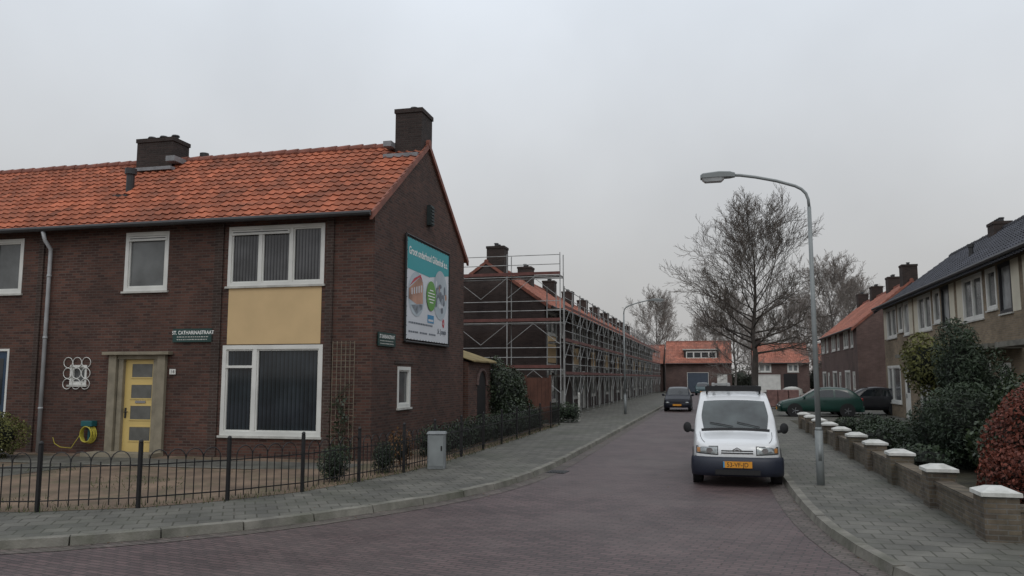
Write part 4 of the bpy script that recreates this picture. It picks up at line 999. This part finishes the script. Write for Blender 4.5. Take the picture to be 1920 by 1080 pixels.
# ---- generic car
def car(name,lab,loc,rz,paint,st,belt,wr,cow,hdr,rear,wy,r=.30,w=.82):
    c=top(name,lab,'car',loc,rz,'parked cars')
    S=Surf(secs_from(st,belt,.24,wr,cow,hdr)); mb=MB(); S.body(mb); mb.obj('body',paint,c,smooth=True)
    mb=MB(); S.patch(mb,cow+.12,hdr+.3,6.0,8,side=0,off=.006,nu=10,nt=20); mb.obj('windscreen','carglass',c,smooth=True)
    mb=MB(); S.patch(mb,rear[0],rear[1],6.0,8,side=0,off=.006,nu=10,nt=20); mb.obj('rear_window','carglass',c,smooth=True)
    for s in(1,-1):
        mid=(hdr+.3+rear[0])/2
        mb=MB(); S.patch(mb,cow+.9,mid-.06,4.15,4.88,side=s,off=.006,nu=10,nt=6,skew=(hdr-cow-.7,0)); mb.obj('side_window','carglass',c,smooth=True)
        mb=MB(); S.patch(mb,mid+.06,rear[0]+.35,4.15,4.88,side=s,off=.006,nu=10,nt=6,skew=(0,-.35)); mb.obj('side_window','carglass',c,smooth=True)
        Z=st[0][1]; mb=MB(); mb.ell((s*w*.72,.05,Z-.1),(.14,.10,.07),12,8); mb.obj('headlight','lampglass',c,smooth=True)
        yl=st[-1][0]; mb=MB(); mb.box(s*w*.80-.07,s*w*.80+.07,yl-.1,yl+.015,.78,.92); mb.obj('tail_light','redlens',c,bevel=.02)
        mb=MB(); mb.ell((s*(w+.1),1.15,belt+.08),(.09,.05,.07),10,8); mb.tube((s*(w-.05),1.2,belt+.03),(s*(w+.08),1.16,belt+.06),.02,n=6); mb.obj('side_mirror',paint,c,smooth=True)
        mb=MB(); mb.box(s*(w+.012),s*(w+.022),2.0,2.14,belt-.12,belt-.095); mb.obj('door_handle',paint,c)
    mb=MB(); mb.grid(lambda u,v:(-w+2*w*u,-.05+.12*(abs(2*u-1))**3-.03*math.sin(v*math.pi),.24+.28*v),20,5); mb.obj('bumper',paint,c)
    mb=MB(); mb.box(-w*.95,w*.95,st[-1][0]-.1,st[-1][0]+.06,.26,.52); mb.obj('bumper',paint,c,bevel=.03)
    mb=MB(); mb.box(-.2,.2,-.094,-.088,.52,.56); mb.obj('grille','black',c)
    for yy in((st[-1][0]+.062,st[-1][0]+.075,.55),(-.11,-.095,.34)):
        mb=MB(); mb.box(-.26,.26,yy[0],yy[1],yy[2],yy[2]+.11); mb.obj('number_plate','plate',c)
    arches(c,w,wy,r); wheels(c,w,wy,r)
    return c
hb=[(0,.62,.70),(.12,.72,.78),(.5,.82,.81),(1.0,.92,.82),(1.45,1.18,.82),(1.8,1.36,.82),(2.4,1.43,.82),(3.1,1.38,.82),(3.45,1.22,.81),(3.72,.95,.79),(3.82,.80,.76)]
car('parked_car','dark green hatchback parked sideways on paved forecourt',(3.05,42.3,.1),math.radians(-90),'green',hb,.88,.60,3,5,(7.1,8.9),(.7,3.1))
sd=[(0,.60,.72),(.12,.70,.80),(.6,.82,.83),(1.2,.92,.84),(1.75,1.2,.84),(2.1,1.36,.84),(2.7,1.42,.84),(3.4,1.34,.84),(3.85,1.12,.83),(4.2,1.0,.80),(4.4,.85,.76)]
car('parked_car','black saloon car parked behind green hatchback',(5.35,45.0,.1),math.radians(-90),'blackcar',sd,.90,.60,3,5,(7.1,8.6),(.8,3.5),w=.84)
dc=car('parked_car','dark blue hatchback facing along road near scaffolding',(-2.2,48.5,0),0,'bluecar',hb,.88,.60,3,5,(7.1,8.9),(.7,3.1)); dc.scale=(.95,1,1)
car('parked_car','teal car parked near street end',(-1.4,94,0),0,'tealcar',hb,.88,.60,3,5,(7.1,8.9),(.7,3.1))
# ------------------------------------------------------------------ building materials
pb=top('brick_pallet','shrink wrapped stack of pinkish bricks on pallet','building materials',(4.0,52,.1))
for i in range(3):
    for k in range(2):
        mb=MB(); mb.box(-.9+i*.62,-.9+i*.62+.58,-.5+k*.55,-.0+k*.55,.14,1.15); mb.obj('brick_stack','pallet',pb,bevel=.02)
mb=MB()
for k in range(5): mb.box(-.95,.95,-.55+k*.26,-.45+k*.26,.1,.135)
for x in(-.9,0,.8): mb.box(x,x+.1,-.55,.6,0,.1)
mb.obj('pallet','plank',pb)
bb=top('bulk_bag','white woven bulk bag of building sand','bulk bag',(5.3,60,.1))
mb=MB(); mb.grid(lambda u,v:(.62*(1+.12*math.sin(math.pi*v))*math.copysign(abs(math.cos(2*math.pi*u))**.4,math.cos(2*math.pi*u)),.62*(1+.12*math.sin(math.pi*v))*math.copysign(abs(math.sin(2*math.pi*u))**.4,math.sin(2*math.pi*u)),1.1*v+.03*math.sin(14*u)),40,8)
mb.ell((0,0,1.05),(.6,.6,.22),14,8,noise=.06); mb.obj('bag','whitedirty',bb,smooth=True)
# ------------------------------------------------------------------ trees
def tree(name,lab,loc,H,Sp,seed,trunk_r=.2,nl=30,leaf=.4,clear=.2,group=None,mats=('bark','twig','bud'),tr=.007):
    r=random.Random(seed); T=MB(); C=MB()
    root=top(name,lab,'tree',loc,0,group)
    pts=[]; x=y=0
    n=9
    for i in range(n+1):
        f=i/n; pts.append(V((x,y,H*.9*f))); x+=r.uniform(-.012,.012)*H; y+=r.uniform(-.012,.012)*H
    rad=[trunk_r*(1-.95*(i/n)**.8)+.01 for i in range(n+1)]; rad[0]*=1.35
    T.path(pts,rad,9)
    def lead(f):
        k=min(int(f*n),n-1); return pts[k].lerp(pts[k+1],f*n-k), rad[k]*(1-(f*n-k))+rad[k+1]*(f*n-k)
    def branch(p,d,L,rr,lev):
        k=4 if lev<2 else (3 if lev==2 else 2); q=[p]; dd=d.copy()
        for i in range(k):
            dd=(dd+V((r.gauss(0,.13),r.gauss(0,.13),r.gauss(0,.11)+(.07 if lev<1 else .05)))).normalized(); q.append(q[-1]+dd*(L/k))
        mb=T if lev==0 else C
        mb.path(q,[max(tr,rr*(1-.8*i/k)) for i in range(k+1)],5 if lev==0 else 3,m=0)
        if lev==3:
            if r.random()<leaf:
                c=q[-1]; s=r.uniform(.015,.03); a=V((r.gauss(0,1),r.gauss(0,1),r.gauss(0,1))).normalized(); b=a.orthogonal().normalized()
                C.add([c+a*s,c+b*s,c-a*s,c-b*s],[(0,1,2,3)],1,r.random())
            return
        nc=(9,6,5)[lev]
        for i in range(nc):
            f=.18+.82*(i+r.random()*.7)/nc; f=min(f,1); kk=min(int(f*k),k-1); pp=q[kk].lerp(q[kk+1],f*k-kk)
            ax=dd.orthogonal().normalized(); ax.rotate(Matrix.Rotation(r.uniform(0,6.28),3,dd))
            nd=(dd*math.cos(.62)+ax*math.sin(.62)+V((0,0,.08))).normalized()
            branch(pp,nd,L*(.52-.12*f)*r.uniform(.75,1.2),rr*.45,lev+1)
    for i in range(nl):
        f=clear+(.98-clear)*(i+.5)/nl; p,pr=lead(f)
        h=(f-clear)/(1-clear); prof=math.sqrt(max(.05,1-((h-.36)/.76)**2))
        az=i*2.4+r.uniform(-.4,.4); el=math.radians(12+56*h+r.uniform(-9,9))
        d=V((math.cos(az)*math.cos(el),math.sin(az)*math.cos(el),math.sin(el)))
        branch(p,d,Sp*prof*r.uniform(.85,1.05)*.86,min(pr*.5,.075)*(.6+.4*(1-h)),0)
    T.obj('trunk',mats[0],root,smooth=True); C.obj('crown',[mats[1],mats[2]],root)
    return root
gt_='bare street trees'
FM=('barkhaze','twighaze','twighaze')
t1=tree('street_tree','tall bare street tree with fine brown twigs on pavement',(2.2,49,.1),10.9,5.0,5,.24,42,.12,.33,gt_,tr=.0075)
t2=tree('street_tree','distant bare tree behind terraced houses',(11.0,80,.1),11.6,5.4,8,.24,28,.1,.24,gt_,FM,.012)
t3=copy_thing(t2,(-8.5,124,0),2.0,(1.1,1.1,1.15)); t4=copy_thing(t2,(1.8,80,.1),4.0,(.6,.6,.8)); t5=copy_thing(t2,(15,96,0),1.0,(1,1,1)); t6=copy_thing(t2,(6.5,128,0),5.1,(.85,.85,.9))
t7=copy_thing(t2,(-1.5,135,0),3.0,(.9,.9,.95)); t8=copy_thing(t2,(12,122,0),.4,(1,1,1.05))
